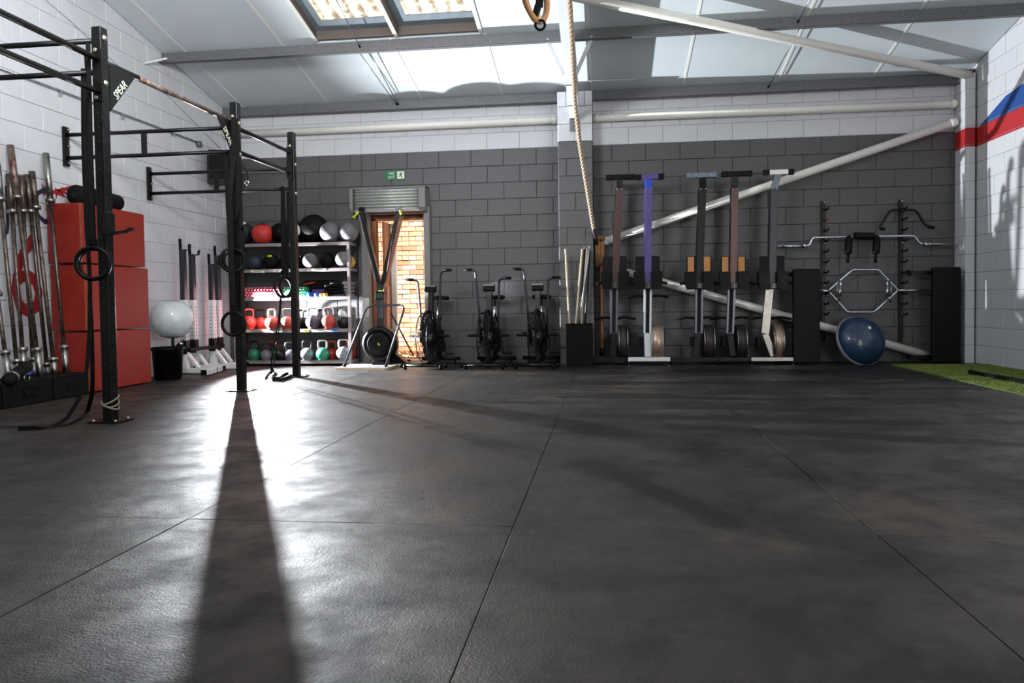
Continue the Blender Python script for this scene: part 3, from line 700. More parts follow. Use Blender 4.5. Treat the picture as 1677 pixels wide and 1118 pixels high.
def band(label, pts, w=.045, th=.004, wd=(1, 0, 0), name='resistance_band', m=mRubber, n=4):
    P = fillet(pts, .12, 6); return single(MB().strip(P, w, th, wd), name, m, P[0], label, 'band')
p = atz(150, 655); 
band('wide black resistance band hanging from the wall bar behind the front upright', [aty(139, 112, 4.86), aty(140, 250, 4.86), aty(146, 392, 4.86)], .062)
band('thin black strap hanging from the wall bar down beside the front upright', [aty(139.5, 130, 4.80), aty(143, 380, 4.8), aty(148, 470, 4.8), aty(146, 560, 4.8), aty(139, 638, 4.75), atz(104, 694, .012), atz(60, 697, .012), atz(-20, 699, .012)], .028, wd=(1, .2, 0), name='hanging_strap')
band('black strap end curling on the mats left of the front upright', [aty(147, 480, 4.9), aty(151, 560, 4.9), aty(152, 640, 4.9), atz(143, 676, .01), atz(112, 694, .01), atz(70, 701, .01), atz(30, 702, .01)], .03, wd=(1, .2, .3), name='hanging_strap')
band('thick black resistance band draped down the left side of the middle upright', [aty(381, 195, 6.62), aty(385, 260, 6.60), aty(386, 330, 6.6), aty(380, 360, 6.6)], .10)
band('black resistance band hanging long behind the middle upright', [aty(371, 255, 6.72), aty(373, 330, 6.72), aty(378, 420, 6.72), aty(382, 548, 6.72)], .045)
band('glossy black resistance band hanging on the left face of the middle upright', [aty(388, 262, 6.64), aty(388, 400, 6.64), aty(385, 505, 6.62)], .05)
band('black band looped with a yellow tag on the middle upright', [aty(396, 370, 6.6), aty(401, 385, 6.6), aty(397, 410, 6.6), aty(392, 390, 6.6), aty(396, 372, 6.6)], .03)
band('black strap pair hanging in front of the rear upright', [aty(463, 313, 7.96), aty(465, 380, 7.96), aty(466, 450, 7.96)], .05)
band('narrow black strap hanging from the rear wall bar', [aty(471, 313, 8.0), aty(472, 390, 8.0), aty(470, 455, 8.0)], .03)
band('long black cord running from the rear rings down to the strap heap', [aty(459, 485, 7.9), aty(457, 520, 7.9), aty(450, 560, 7.85), aty(444, 596, 7.8), atz(444, 612, .02), atz(440, 618, .02)], .014, wd=(1, 0, 0), name='resistance_tube')
band('second black cord hanging below the rear rings', [aty(461, 487, 7.9), aty(455, 560, 7.9), aty(450, 590, 7.85), aty(445, 603, 7.8), atz(452, 614, .02)], .012, wd=(1, 0, 0), name='resistance_tube')
b = MB(); P = [(434, 619), (440, 611), (448, 604), (452, 610), (444, 618), (456, 620), (464, 614), (470, 611), (478, 614), (470, 619), (458, 622), (446, 622)]
b.strip(fillet([atz(x, y, .018) for x, y in P], .1, 4), .035, .006, (0, .3, 1)); single(b, 'strap_heap', mRubber, atz(455, 618), 'heap of black straps on the mats at the foot of the rear upright', 'strap')
# carabiner tool on the middle upright
e = empty('carabiner_clip', aty(402, 290, 6.66), 'short black sling with a silver ring clipped right of the middle upright', 'clip')
MB().strip(fillet([aty(396, 273, 6.66), aty(403, 277, 6.66), aty(406, 290, 6.66), aty(405, 297, 6.66)], .02), .02, .003, (0, 1, 0)).build('sling', mRubber, e)
MB().tube([aty(404+3.2*math.cos(a), 299+3.6*math.sin(a), 6.66) for a in [2*PI*i/12 for i in range(12)]], .004, 6, True).build('metal_ring', mChrome, e)

# ================================================================== LEFT WALL ITEMS
# speaker
sp = empty('wall_speaker', (-5.15, 9.3, 2.72), 'black box loudspeaker mounted high in the back left corner', 'speaker')
b = MB(); b.prism([(-5.33, 9.28), (-5.17, 9.05), (-4.98, 9.12), (-4.93, 9.45), (-5.30, 9.52)], 'Z', 2.50, 2.90); b.build('cabinet', mBlackP, sp)
b = MB(); b.prism([(-5.165, 9.035), (-4.985, 9.10), (-4.99, 9.115), (-5.17, 9.05)], 'Z', 2.52, 2.88); b.build('grille', mRubber, sp)
b = MB(); b.bar((-5.33, 9.35, 2.7), (-5.25, 9.35, 2.7), .1, .1); b.build('wall_mount', mBlack, sp)
cdt = empty('conduit_pipe', (XL+.03, 6, 2.7), 'thin galvanised conduit pipe running along the left wall to the corner', 'pipe')
P = [atx(-30, 100, XL+.025), atx(322, 232, XL+.025)]; MB().rod(P[0], P[1], .011, 8).build('tube', mChrome, cdt)
for px, py in ((98, 152), (200, 190), (283, 219)):
    q = atx(px, py, XL+.02); MB().box(q, (.04, .03, .05)).build('saddle_clip', mChrome, cdt)
MB().lathe([(.04, 0), (.04, .05), (.03, .055)], atx(323, 236, XL), 'X', 14).build('junction_box', mGalv, cdt)
wr_ = MB(); wr_.tube(fillet([atx(x, y, XL+.012) for x, y in ((70, -5), (120, 38), (205, 118), (270, 152), (301, 182), (330, 212), (360, 242))], .1, 3), .004, 5)
single(wr_, 'wall_cable', mat('pale grey cable', (170, 175, 180), .5), atx(120, 38, XL), 'thin pale cable running diagonally down the upper left wall', 'cable')
# red plyometric boxes
def plyo(z0, z1, y0, y1, x0, x1, lab):
    e = empty('plyo_box', ((x0+x1)/2, (y0+y1)/2, z0), lab, 'box', 'stacked red plyometric boxes')
    g = .004
    b = MB(); b.box(((x0+x1)/2, (y0+y1)/2, (z0+z1)/2), (x1-x0-.012, y1-y0-.012, z1-z0-2*g-.01), None, .008); b.build('carcass', mPlyEdge, e)
    b = MB(); b.box((x1-.009, (y0+y1)/2, (z0+z1)/2), (.018, y1-y0-.01, z1-z0-2*g-.012), None, .008); b.build('panel', mPlyRed, e)
    b = MB(); b.box(((x0+x1)/2-.008, y0+.009, (z0+z1)/2), (x1-x0-.026, .018, z1-z0-2*g-.012), None, .008); b.build('panel', mPlyRed, e)
    b = MB(); b.box(((x0+x1)/2, (y0+y1)/2, z1-g-.006), (x1-x0-.03, y1-y0-.03, .01)); b.build('top_panel', mPlyRed, e)
XB1 = -4.965
za = atx(246, 537, XB1).z; zb2 = atx(241, 439, XB1).z; zt2 = atx(238, 350, XB1).z
yb1 = atx(248, 580, XB1).y
plyo(0, za, 6.46, yb1, -5.345, XB1, 'red plyometric box standing on the floor, lowest of the stack')
plyo(za, zb2, 6.44, yb1-.02, -5.345, XB1+.005, 'red plyometric box in the middle of the stack')
plyo(zb2, zt2, 6.42, yb1-.04, -5.345, XB1-.01, 'red plyometric box on top of the stack')
e = empty('rolled_mat', (-5.15, 6.9, zt2), 'black rolled foam mat lying on the topmost red box', 'mat')
b = MB(); b.lathe([(.03, -.33), (.085, -.325), (.098, -.31), (.1, 0), (.085, .30), (.07, .31)], (-5.15, 6.88, zt2+.095), 'Y', 20); b.build('foam_roll', mRubber, e)
b = MB(); b.lathe([(.02, -.334), (.03, -.336), (.028, -.33)], (-5.15, 6.88, zt2+.095), 'Y', 10); b.build('roll_core', mHole, e)
# rubber bar tubs
def tub(y0, y1, lab, txt):
    e = empty('bar_holder', (-5.14, (y0+y1)/2, 0), lab, 'bar holder', 'rubber barbell holders by the left wall')
    zt = .215; b = MB(); b.box((-5.14, (y0+y1)/2, zt/2), (.37, y1-y0-.008, zt), None, .012); b.build('rubber_block', mRubber, e)
    b = MB()
    for i in range(3):
        for j in range(2): b.lathe([(.034, 0), (.034, .004), (.028, .004), (.028, -.0)], (-5.24+.17*j, y0+.1+(y1-y0-.2)/2*i, zt-.002), 'Z', 14)
    b.build('socket_rims', mBlackP, e)
    m = mat('embossed black rubber', (10, 10, 11), .35)
    yc = (y0+y1)/2
    text_obj('lettering', 'WNA', .07, m, e, (-4.953, yc+.07, .135), RXP, .002); text_obj('lettering', 'FIT', .07, m, e, (-4.953, yc+.05, .07), RXP, .002)
    b = MB(); b.box((-4.953, yc-.12, .10), (.004, .012, .11)); b.box((-4.953, yc-.075, .155), (.004, .10, .01)); b.bar((-4.953, yc-.08, .15), (-4.953, yc-.02, .06), .004, .012, up=(1, 0, 0)); b.box((-4.953, yc-.075, .09), (.004, .012, .08)); b.build('emblem', m, e)
tub(5.42, 5.97, 'black rubber barbell holder block nearest the camera on the left', 1); tub(5.98, 6.43, 'black rubber barbell holder block against the red boxes', 1)
tub(4.86, 5.41, 'black rubber barbell holder block at the left picture edge', 1)
# barbells
def barbell(top, col, low, bot, xt, xb, lab, mS, mB):
    P0 = atx(top[0], top[1], xt); P1 = atx(bot[0], bot[1], xb)
    d = (P1-P0); Ln = d.length; d.normalize()
    def on(px, py):
        # point of the bar closest to the pixel ray
        r = ray(px, py).normalized(); w0 = P0-CAM; a = d.dot(r); return P0 + d*((a*w0.dot(r)-w0.dot(d))/(1-a*a))
    C1, C2 = on(*col), on(*low); e = empty('barbell', P1, lab, 'barbell', 'barbells leaning on the left wall')
    MB().rod(P0, C1, .0285, 14).build('sleeve', mS, e); MB().rod(C2, P1, .0285, 14).build('sleeve', mSteel, e)
    MB().rod(C1-d*.012, C1+d*.022, .042, 16).build('collar', mSteel, e); MB().rod(C2-d*.022, C2+d*.012, .042, 16).build('collar', mSteel, e)
    MB().rod(C1, C2, .0175, 10).build('shaft', mB, e)
barbell((17, 238), (29, 322), (61, 573), (67, 623), -5.30, -5.02, 'barbell with a rust streaked sleeve, standing tallest on the left', mRust, mBar)
barbell((75, 251), (84, 328), (105, 569), (109, 614), -5.30, -5.05, 'barbell with a bright steel sleeve in front of the red boxes', mSteel, mBar)
barbell((52, 281), (60, 339), (86, 589), (90, 616), -5.29, -5.08, 'barbell with a brownish grey sleeve left of the rolled mat', mBar, mBar)
barbell((44, 286), (52, 345), (75, 597), (79, 620), -5.31, -5.2, 'dark barbell leaning right behind the brownish sleeve', mBar, mBar)
barbell((15, 285), (18, 345), (36, 573), (40, 618), -5.31, -5.1, 'dull grey barbell leaning just left of the rusty one', mBar, mBar)
barbell((34, 288), (42, 345), (50, 589), (56, 622), -5.31, -5.2, 'thin olive grey barbell half hidden behind the rusty one', mBar, mBar)
barbell((-5, 268), (3, 325), (27, 592), (30, 622), -5.30, -5.1, 'barbell with its upper sleeve cut by the left picture edge', mSteel, mBar)
barbell((-16, 400), (0, 480), (10, 578), (15, 628), -5.29, -5.02, 'shorter barbell at the left picture edge with a low upper collar', mSteel, mBar)
bp_ = empty('bar_pad', atx(25, 622, -4.98), 'thick black foam bar pad lying across the barbell holder', 'bar pad')
P, Q = atx(14, 622, -4.93), atx(43, 600, -5.08); d = (Q-P).normalized()
MB().tube([P, Q], .052, 18).build('foam_tube', mRubber, bp_); MB().tube([P-d*.004, P+d*.01], .036, 16).build('end_hole', mHole, bp_)
MB().tube([P+(Q-P)*.15, P+(Q-P)*.25], .054, 18).build('tape_band', mSteel, bp_)
cl = empty('spring_collar', atx(44, 618, -5.0), 'small chrome spring collar lying beside the black foam bar pad', 'collar')
q = atx(44, 618, -5.0); MB().tube([q+Vector((.0, math.cos(a)*.03, math.sin(a)*.03)) for a in [2*PI*i/14 for i in range(14)]], .006, 6, True).build('spring', mChrome, cl)
MB().rod(q+Vector((0, .02, .02)), q+Vector((.02, .06, .05)), .007, 6).build('grip', mBlue, cl)
# bin with gym ball
bn = empty('rubber_bin', (-4.98, 7.62, 0), 'black round-cornered bin between the red boxes and the squat stands', 'bin')
b = MB()
for k, (z, s) in enumerate(((0, .15), (.38, .185))): pass
prof = [(.135, 0), (.145, .01), (.165, .33), (.178, .335), (.182, .37), (.172, .372), (.155, .34), (.13, .03)]
cB = Vector((-4.99, 7.75, 0)); b.lathe(prof, cB, 'Z', 20); b.build('tub', mBlackP, bn)
MB().tube([cB+Vector((math.cos(a)*.18, math.sin(a)*.18, .352)) for a in [2*PI*i/24 for i in range(24)]], .01, 6, True).build('rim', mBlackP, bn)
e = empty('slam_roller', aty(288, 572, 7.8), 'black cylinder grip with chrome ends poking out of the black bin', 'handle')
P, Q = aty(278, 582, 7.75), aty(296, 563, 7.65); MB().rod(P, Q, .028, 12).build('grip', mRubber, e); d = (Q-P).normalized(); MB().rod(Q, Q+d*.02, .02, 12).build('end_cap', mChrome, e); MB().rod(P-d*.03, P, .018, 12).build('end_cap', mChrome, e)
MB().rod(P-d*.10, P-d*.03, .012, 8).build('stub', mBlackP, e)
gb = empty('stability_ball', aty(282, 522, 7.9), 'cloudy white slightly flattened ball on a short dark stem above the bin', 'ball')
cg = aty(282, 522, 7.95); R = .215
mBall = mat('cloudy white vinyl', (222, 228, 228), .3, rgb2=(190, 198, 200), scale=5, coat=.3)
prof = [(.02, -.182), (.085, -.180), (.09, -.176)] + [(R*math.cos(a)**.86, .172*math.sin(a)/math.sin(1.15)) for a in [-1.12+2.3*i/16 for i in range(17)]] + [(.05, .182)]
R = .236; prof = [(.09, -.205)] + [(R*math.cos(a), .235*math.sin(a)) for a in [-1.02+2.0*i/16 for i in range(17)]] + [(.08, .2)]
MB().lathe(prof, cg, 'Z', 32).build('shell', mBall, gb); MB().lathe([(.045, -.225), (.13, -.203), (.125, -.19)], cg, 'Z', 24).build('base_ring', mGreyI, gb)
MB().rod((cg.x, cg.y, cg.z-.18), (cg.x, cg.y, .30), .017, 10).build('stem', mBlack, gb)
# squat stands
def squat(pa, zta, pb, ztb, lab):
    e = empty('squat_stand', (pa.x, pa.y, 0), lab, 'squat stand', 'white and black squat stands by the left wall')
    for k, (p, zt) in enumerate(((pa, zta), (pb, ztb))):
        x, y = p.x, p.y; zm = .86
        MB().box((x, y, (zm+.05)/2+.03), (.075, .075, zm-.0), None, .004).build('lower_upright', mWhiteP, e)
        MB().box((x, y, .33), (.082, .082, .17), None, .004).build('joint_sleeve', mBlack, e)
        MB().box((x, y, (zm+zt)/2), (.062, .062, zt-zm), None, .004).build('upper_upright', mDkGrey, e)
        b = MB(); b.box((x+.05, y, zt-.01), (.08, .04, .012)); b.bar((x+.085, y, zt-.01), (x+.10, y, zt+.05), .012, .04, up=(0, 1, 0)); b.bar((x-.028, y, zt-.02), (x-.03, y, zt+.13), .012, .05); b.build('bar_cradle', mBlack, e)
        b = MB()
        for i in range(10): b.rod((x, y-.036, .42+i*.045), (x, y-.039, .42+i*.045), .008, 6); b.rod((x+.036, y, .42+i*.045), (x+.039, y, .42+i*.045), .008, 6)
        for i in range(9): b.rod((x, y-.031, zm+.06+i*.06), (x, y-.0335, zm+.06+i*.06), .008, 6)
        b.build('hole_row', mHole, e)['kind'] = 'stuff'
        b = MB(); b.box((x+.13, y, .045), (.50, .07, .06), None, .004); f = b.build('foot_beam', mWhiteP, e)
        for s in (-1, 1): MB().box((x+.13+s*.255, y, .045), (.02, .075, .065)).build('end_cap', mBlackP, f)
        for s in (-1, 1): MB().bar((x+s*.02, y, .27), (x+.03+s*.14, y, .08), .03, .05, up=(0, 1, 0)).build('brace', mWhiteP, e)
    MB().bar((pa.x+.05, pa.y, .30), (pb.x+.05, pb.y, .30), .05, .04).build('cross_bar', mBlack, e)
pa = aty(303, 560, 8.35); pb = aty(349, 560, 8.95); squat(pa, aty(303, 408, 8.35).z, pb, aty(349, 432, 8.95).z, 'squat stand pair nearer the camera, uprights in black over white')
pc = aty(318, 560, 8.62); pd = aty(359, 560, 9.2); squat(pc, aty(318, 416, 8.62).z, pd, aty(359, 418, 9.2).z, 'squat stand pair behind the first one, half hidden')
e = empty('sled_beam', atz(340, 604), 'white perforated steel beams lying on the floor in front of the squat stands', 'steel beam')
for (p, q) in (((322, 603), (355, 597)), ((334, 610), (364, 602))):
    P, Q = atz(p[0], p[1], .05), atz(q[0], q[1], .05); MB().bar(P, Q, .06, .06).build('beam', mWhiteP, e); d = (Q-P).normalized(); MB().bar(P-d*.012, P, .064, .064).build('end_cap', mBlackP, e)
    b = MB()
    for i in range(4): c = P+(Q-P)*(.2+.2*i); b.rod(c+Vector((.03, -.02, 0)), c+Vector((.036, -.026, 0)), .009, 6)
    b.build('hole_row', mHole, e)['kind'] = 'stuff'

# ================================================================== SHELVES
SX0, SX1, SY0, SY1 = -5.08, -3.44, 9.45, 9.80
shf = empty('storage_shelf', ((SX0+SX1)/2, (SY0+SY1)/2, 0), 'galvanised five level storage shelf full of balls and kettlebells', 'shelf')
ZS = [aty(500, y, SY0).z for y in (397, 439.5, 486, 538.5, 590)]
for k, (x, y) in enumerate(((SX0, SY0), (SX1, SY0), (SX0, SY1), (SX1, SY1))):
    b = MB(); s = -1 if x > -4 else 1
    b.box((x-s*.0, y, .84), (.035 if y < 9.5 else .03, .004, 1.68)); b.box((x+(.0165*-s), y+(.018 if y < 9.5 else -.018), .84), (.004, .036, 1.68)); b.build('upright', mGalvShelf if y < 9.5 else mShelfRed, shf)
for k, z in enumerate(ZS):
    b = MB(); b.box(((SX0+SX1)/2, (SY0+SY1)/2, z-.006), (SX1-SX0, SY1-SY0, .012)); bb = b.build('shelf_board', mat('grey chipboard shelf', (118, 108, 106), .6, var=.1), shf)
    b = MB(); b.box(((SX0+SX1)/2, SY0-.004, z-.022), (SX1-SX0+.03, .004, .042)); b.box((SX1+.012, (SY0+SY1)/2, z-.022), (.004, SY1-SY0, .042)); b.box(((SX0+SX1)/2, SY0+.01, z-.042), (SX1-SX0, .03, .003)); b.build('edge_beam', mGalvShelf, shf)
def lbl(px, z, w, txt, m2=mSignW, tilt=0):
    p = aty(px, 440, SY0-.008); c = (p.x, SY0-.009, z-.022)
    e = MB().box(c, (w, .002, .032), Euler((0, tilt, 0)).to_quaternion()).build('shelf_label', m2, shf)
    text_obj('lettering', txt, .024, mBlackP, e, (c[0], SY0-.0105, c[2]), (PI/2, tilt, 0), .0006)
lbl(422, ZS[1]-.008, .20, 'SLAM BALLS', tilt=.06); lbl(522, ZS[1], .20, 'SLAM BALLS'); lbl(405, ZS[3], .06, '12KG'); lbl(455, ZS[3], .09, '16KG'); 
lbl(499, ZS[3], .08, '20KG', mat('yellow tag', (190, 200, 40), .5)); lbl(546, ZS[3], .10, '24KG', mat('blue tag', (40, 90, 170), .5))
def ballat(px, z, R, y, m, lab, name='medicine_ball', patch=None, sq=1.0, pm=None, flat=None):
    c = aty(px, 450, y); c = Vector((c.x, y, z+R*sq)); e = empty(name, (c.x, c.y, z), lab, 'ball', 'balls on the storage shelf')
    prof = [(R*math.cos(a), R*sq*math.sin(a)) for a in [-PI/2+.08+(PI-.16)*i/16 for i in range(17)]]
    MB().lathe(prof, c, 'Z', 26).build('shell', m, e)
    if patch:
        # curved printed patch standing just proud of the surface
        th0, ph0, rad, pmn = patch; b = MB(); vs = []; fs = []; Nn = 14
        d0 = Vector((math.cos(ph0)*math.sin(th0), -math.cos(ph0)*math.cos(th0), math.sin(ph0))); u = d0.cross(Vector((0, 0, 1))).normalized(); v = u.cross(d0)
        vs.append(c+d0*R*1.006)
        for rr in (.5, 1):
            for i in range(Nn):
                a = 2*PI*i/Nn; d = (d0+u*math.cos(a)*rad*rr*pmn[1]+v*math.sin(a)*rad*rr).normalized(); vs.append(c+Vector((d.x, d.y, d.z*sq))*R*1.006)
        for i in range(Nn):
            j = (i+1) % Nn; fs += [(0, 1+i, 1+j), (1+i, 1+Nn+i, 1+Nn+j, 1+j)]
        b._add(vs, fs, 0, True); b.build('printed_panel', pmn[0], e)
    return e
mNavyB = mat('navy rubber', (34, 40, 62), .55, var=.2); mGreyB = mat('grey rubber', (96, 94, 96), .55, var=.15); mDkG = mat('very dark green vinyl', (22, 34, 32), .5); mRedV = mat('red vinyl', (196, 52, 44), .5, var=.08)
mSky1 = mat('light blue print', (170, 200, 225), .4); mBlu2 = mat('mid blue print', (60, 130, 190), .4)
zt = ZS[0]
ballat(398, zt, .165, 9.63, mDkG, 'dark green medicine ball at the left end of the top shelf', patch=(.5, 1.1, .38, (mSignW, 1)))
ballat(432, zt, .15, 9.56, mRedV, 'red medicine ball with a black top on the top shelf', sq=.95, patch=(.1, 1.45, .75, (mBlkI, 1.1)))
ballat(462, zt, .15, 9.65, mBlackP, 'black medicine ball behind the hanging straps on the top shelf')
ballat(482, zt, .155, 9.58, mBlackP, 'black medicine ball with a cream lettered panel on the top shelf', patch=(.75, .15, .62, (mSignW, .5)))
ballat(516, zt, .20, 9.63, mVinyl, 'large plain black slam ball on the top shelf')
ballat(542, zt, .138, 9.51, mGreyB, 'grey ball just right of the large black one on the top shelf')
ballat(572, zt, .132, 9.53, mGreyB, 'grey ball at the right end of the top shelf')
z = ZS[1]
ballat(397, z, .10, 9.63, mGreyI, 'small dark ball behind the middle upright on the second shelf')
ballat(419, z, .105, 9.53, mNavyB, 'navy slam ball on the second shelf'); ballat(445, z, .108, 9.55, mRubber, 'black slam ball with yellow print on the second shelf', patch=(.15, .8, .22, (mLime, 1.6)))
ballat(471, z, .105, 9.58, mRubber, 'black slam ball behind the ring straps on the second shelf'); ballat(493, z, .10, 9.68, mRubber, 'small black slam ball close behind the rear upright on the second shelf', patch=(.3, .9, .15, (mSignW, .6)))
ballat(509, z, .105, 9.5, mGreyB, 'grey ball right of the rear upright on the second shelf')
ballat(537, z, .11, 9.58, mRubber, 'black slam ball in the middle right of the second shelf'); ballat(563, z, .115, 9.53, mGreyB, 'grey ball behind the corner post of the second shelf')
e = empty('spiky_ball', (-3.40, 9.68, z), 'yellow spiky massage ball at the right end of the second shelf', 'ball'); b = MB(); c = Vector((-3.50, 9.65, z+.085))
b.lathe([(.07*math.cos(a), .08*math.sin(a)) for a in [-1.45+2.9*i/10 for i in range(11)]], c, 'Z', 16)
for i in range(70):
    a = i*2.39996; zz = 1-2*(i+.5)/70; rr = math.sqrt(1-zz*zz); d = Vector((rr*math.cos(a), rr*math.sin(a), zz)); b.tube([c+d*.068, c+d*.095], [.008, .002], 5)
b.build('shell', mat('yellow rubber', (226, 186, 90), .5), e)
# third shelf: foam rollers etc
z = ZS[2]
def roller(px0, px1, R, y, m, lab, studs=None, zo=0.0):
    a, c = aty(px0, 480, y).x, aty(px1, 480, y).x; e = empty('foam_roller', ((a+c)/2, y, z), lab, 'foam roller', 'foam rollers on the third shelf')
    MB().lathe([(R*.5, a), (R*.95, a), (R, a+.006), (R, c-.006), (R*.95, c), (R*.5, c)], (0, y, z+R+zo), 'X', 20).build('foam_tube', m, e)
    if studs:
        b = MB(); n = int((c-a)/.045)
        for i in range(n):
            for k, an in enumerate((-.15, -.6, -1.05, -1.5, .3)):
                x = a+.03+i*.045+(.02 if k % 2 else 0); dd = Vector((0, -math.cos(an+.55), math.sin(an+.55))); cc = Vector((x, y, z+R+zo))+dd*R
                b.box(cc, (.026 if k % 2 else .016, .008, .012 if k % 2 else .022), Euler((an+.55, 0, .2)).to_quaternion())
        b.build('stud', studs, e)
roller(403, 462, .072, 9.47, mat('crimson foam', (176, 30, 60), .6), 'crimson patterned foam roller on the third shelf', mat('pink white print', (230, 190, 200), .6))
roller(466, 504, .07, 9.49, mat('green foam', (30, 140, 90), .6), 'green patterned foam roller on the third shelf', mat('pale green print', (200, 230, 215), .6))
e = empty('carry_bag', (-4.05, 9.68, z), 'black bag with an orange streak lying behind the green roller', 'bag')
b = MB(); b.box((-3.95, 9.69, z+.15), (.42, .18, .16), Euler((0, -.03, 0)).to_quaternion(), .035); b.build('body', mVinyl, e); b = MB(); b.prism([(-4.14, z+.185), (-3.98, z+.205), (-3.96, z+.2), (-4.14, z+.165)], 'Y', 9.596, 9.598); b.build('orange_streak', mat('orange print', (220, 70, 20), .5), e)
for k, (dz, w) in enumerate(((0, .235), (.052, .205))):
    e = single(MB().box((aty(525, 480, 9.53).x, 9.55, z+.026+dz), (w, .15, .048), None, .006), 'yoga_block', mat('purple foam', (88, 62, 130), .6), (aty(525, 480, 9.53).x, 9.55, z+dz), ['lower purple yoga block on the third shelf', 'upper purple yoga block on the third shelf'][k], 'block', 'purple yoga blocks')
def dumbbell(px, y, R, L_, m, lab):
    c = aty(px, 480, y); e = empty('dumbbell', (c.x, y, z), lab, 'dumbbell', 'small dumbbells on the third shelf')
    MB().rod((c.x-L_/2, y, z+R), (c.x+L_/2, y, z+R), R*.4, 10).build('grip', m, e)
    for s in (-1, 1): MB().lathe([(R*.6, -.03), (R, -.022), (R, .022), (R*.6, .03)], (c.x+s*L_/2, y, z+R*.87), 'X', 6).build('head', m, e)
dumbbell(513, 9.43, .036, .10, mat('blue neoprene', (30, 84, 170), .5), 'blue neoprene dumbbell in front of the purple blocks'); dumbbell(530, 9.42, .028, .05, mat('yellow neoprene', (226, 160, 40), .5), 'yellow neoprene dumbbell in front of the purple blocks')
cst = aty(552, 480, 9.55).x
for k in range(4):
    zz = z+.002+k*.043; b = MB(); b.box((cst, 9.55, zz+.018), (.30-.012*k, .24, .034), None, .01); 
    single(b, 'step_platform', mBlackP, (cst, 9.55, zz), ['lowest black step platform of the pile on the third shelf', 'second black step platform from below in the pile', 'third black step platform from below in the pile', 'topmost black step platform with a pale rim on the third shelf'][k], 'step', 'pile of black step platforms')
single(MB().lathe([(.13, 0), (.12, .02), (.06, .04), (.02, .045)], (cst, 9.55, z+.172), 'Z', 20), 'balance_disc', mBlackP, (cst, 9.55, z+.172), 'black balance disc lying on the pile of step platforms', 'disc')
mPadG = mat('grey foam pad', (128, 118, 128), .6)
for k in range(4):
    zz = z+.003+k*.052; b = MB(); x = -3.485; b.prism([(x-.07, zz), (x+.035, zz), (x+.035, zz+.03), (x-.01, zz+.05), (x-.04, zz+.042)], 'Y', 9.47, 9.73)
    single(b, 'foam_wedge', mPadG, (x, 9.58, zz), ['lowest grey foam wedge beside the corner post', 'second grey foam wedge from below beside the corner post', 'third grey foam wedge from below beside the corner post', 'topmost grey foam wedge beside the corner post'][k], 'wedge', 'grey foam wedges')
# kettlebells
def kb_meshes(R):
    prof = [(.55*R, -R*.92), (.75*R, -R*.86)] + [(R*math.cos(a), R*math.sin(a)) for a in [-.85+2.05*i/12 for i in range(13)]] + [(.15*R, R*.98)]
    b1 = MB().lathe(prof, (0, 0, R*.92), 'Z', 24).mesh('body'); w = .062
    pts = fillet([(-R*.55, 0, R*1.55), (-w*1.02, 0, R*1.9+.03), (-w*.9, 0, R*1.92+.09), (w*.9, 0, R*1.92+.09), (w*1.02, 0, R*1.9+.03), (R*.55, 0, R*1.55)], .03, 4)
    b2 = MB().tube(pts, .0145, 10).mesh('handle'); return b1, b2
KB = {}
def kettle(px, zsh, R, y, m, hm, rz, lab, worn=None):
    if R not in KB: KB[R] = kb_meshes(R)
    c = aty(px, 500, y); e = empty('kettlebell', (c.x, y, zsh), lab, 'kettlebell', 'kettlebells on the two lower shelves'); e.rotation_euler = (0, 0, rz)
    for nm, me, mm in (('body', KB[R][0], m), ('handle', KB[R][1], hm)):
        me2 = me
        o = bpy.data.objects.new(nm, me2); COL.objects.link(o); o.parent = e
        if not me2.materials: me2.materials.append(mm)
        o.material_slots[0].link = 'OBJECT'; o.material_slots[0].material = mm
    return e
z = ZS[3]
K = [(407, .098, 9.51, mRed, mRed, .9, 'red kettlebell at the left end of the fourth shelf'), (427, .09, 9.68, mRed, mBlkI, .2, 'red kettlebell standing behind at the left of the fourth shelf'),
     (445, .095, 9.49, mRed, mSteel, 1.2, 'worn red kettlebell left of the hanging cords on the fourth shelf'), (470, .095, 9.51, mRed, mSteel, .4, 'red kettlebell just left of the rear upright on the fourth shelf'),
     (489, .085, 9.63, mBlkI, mBlkI, .8, 'black kettlebell right of the rear upright on the fourth shelf'), (500, .08, 9.71, mBlkI, mSteel, 1.2, 'small dark kettlebell behind the purple grey one'),
     (512, .10, 9.5, mPurpI, mChrome, .1, 'purple grey kettlebell with a chrome handle on the fourth shelf'), (537.5, .10, 9.49, mRed, mChrome, .15, 'red kettlebell with a chrome handle at the right of the fourth shelf'),
     (526, .085, 9.7, mBlkI, mBlkI, .3, 'black kettlebell behind, between the purple grey and the red one'), (562, .085, 9.55, mBlkI, mSteel, 1.0, 'black kettlebell beside the corner post of the fourth shelf')]
for px, R, y, m, hm, rz, lab in K: kettle(px, z, R, y, m, hm, rz, lab)
z = ZS[4]
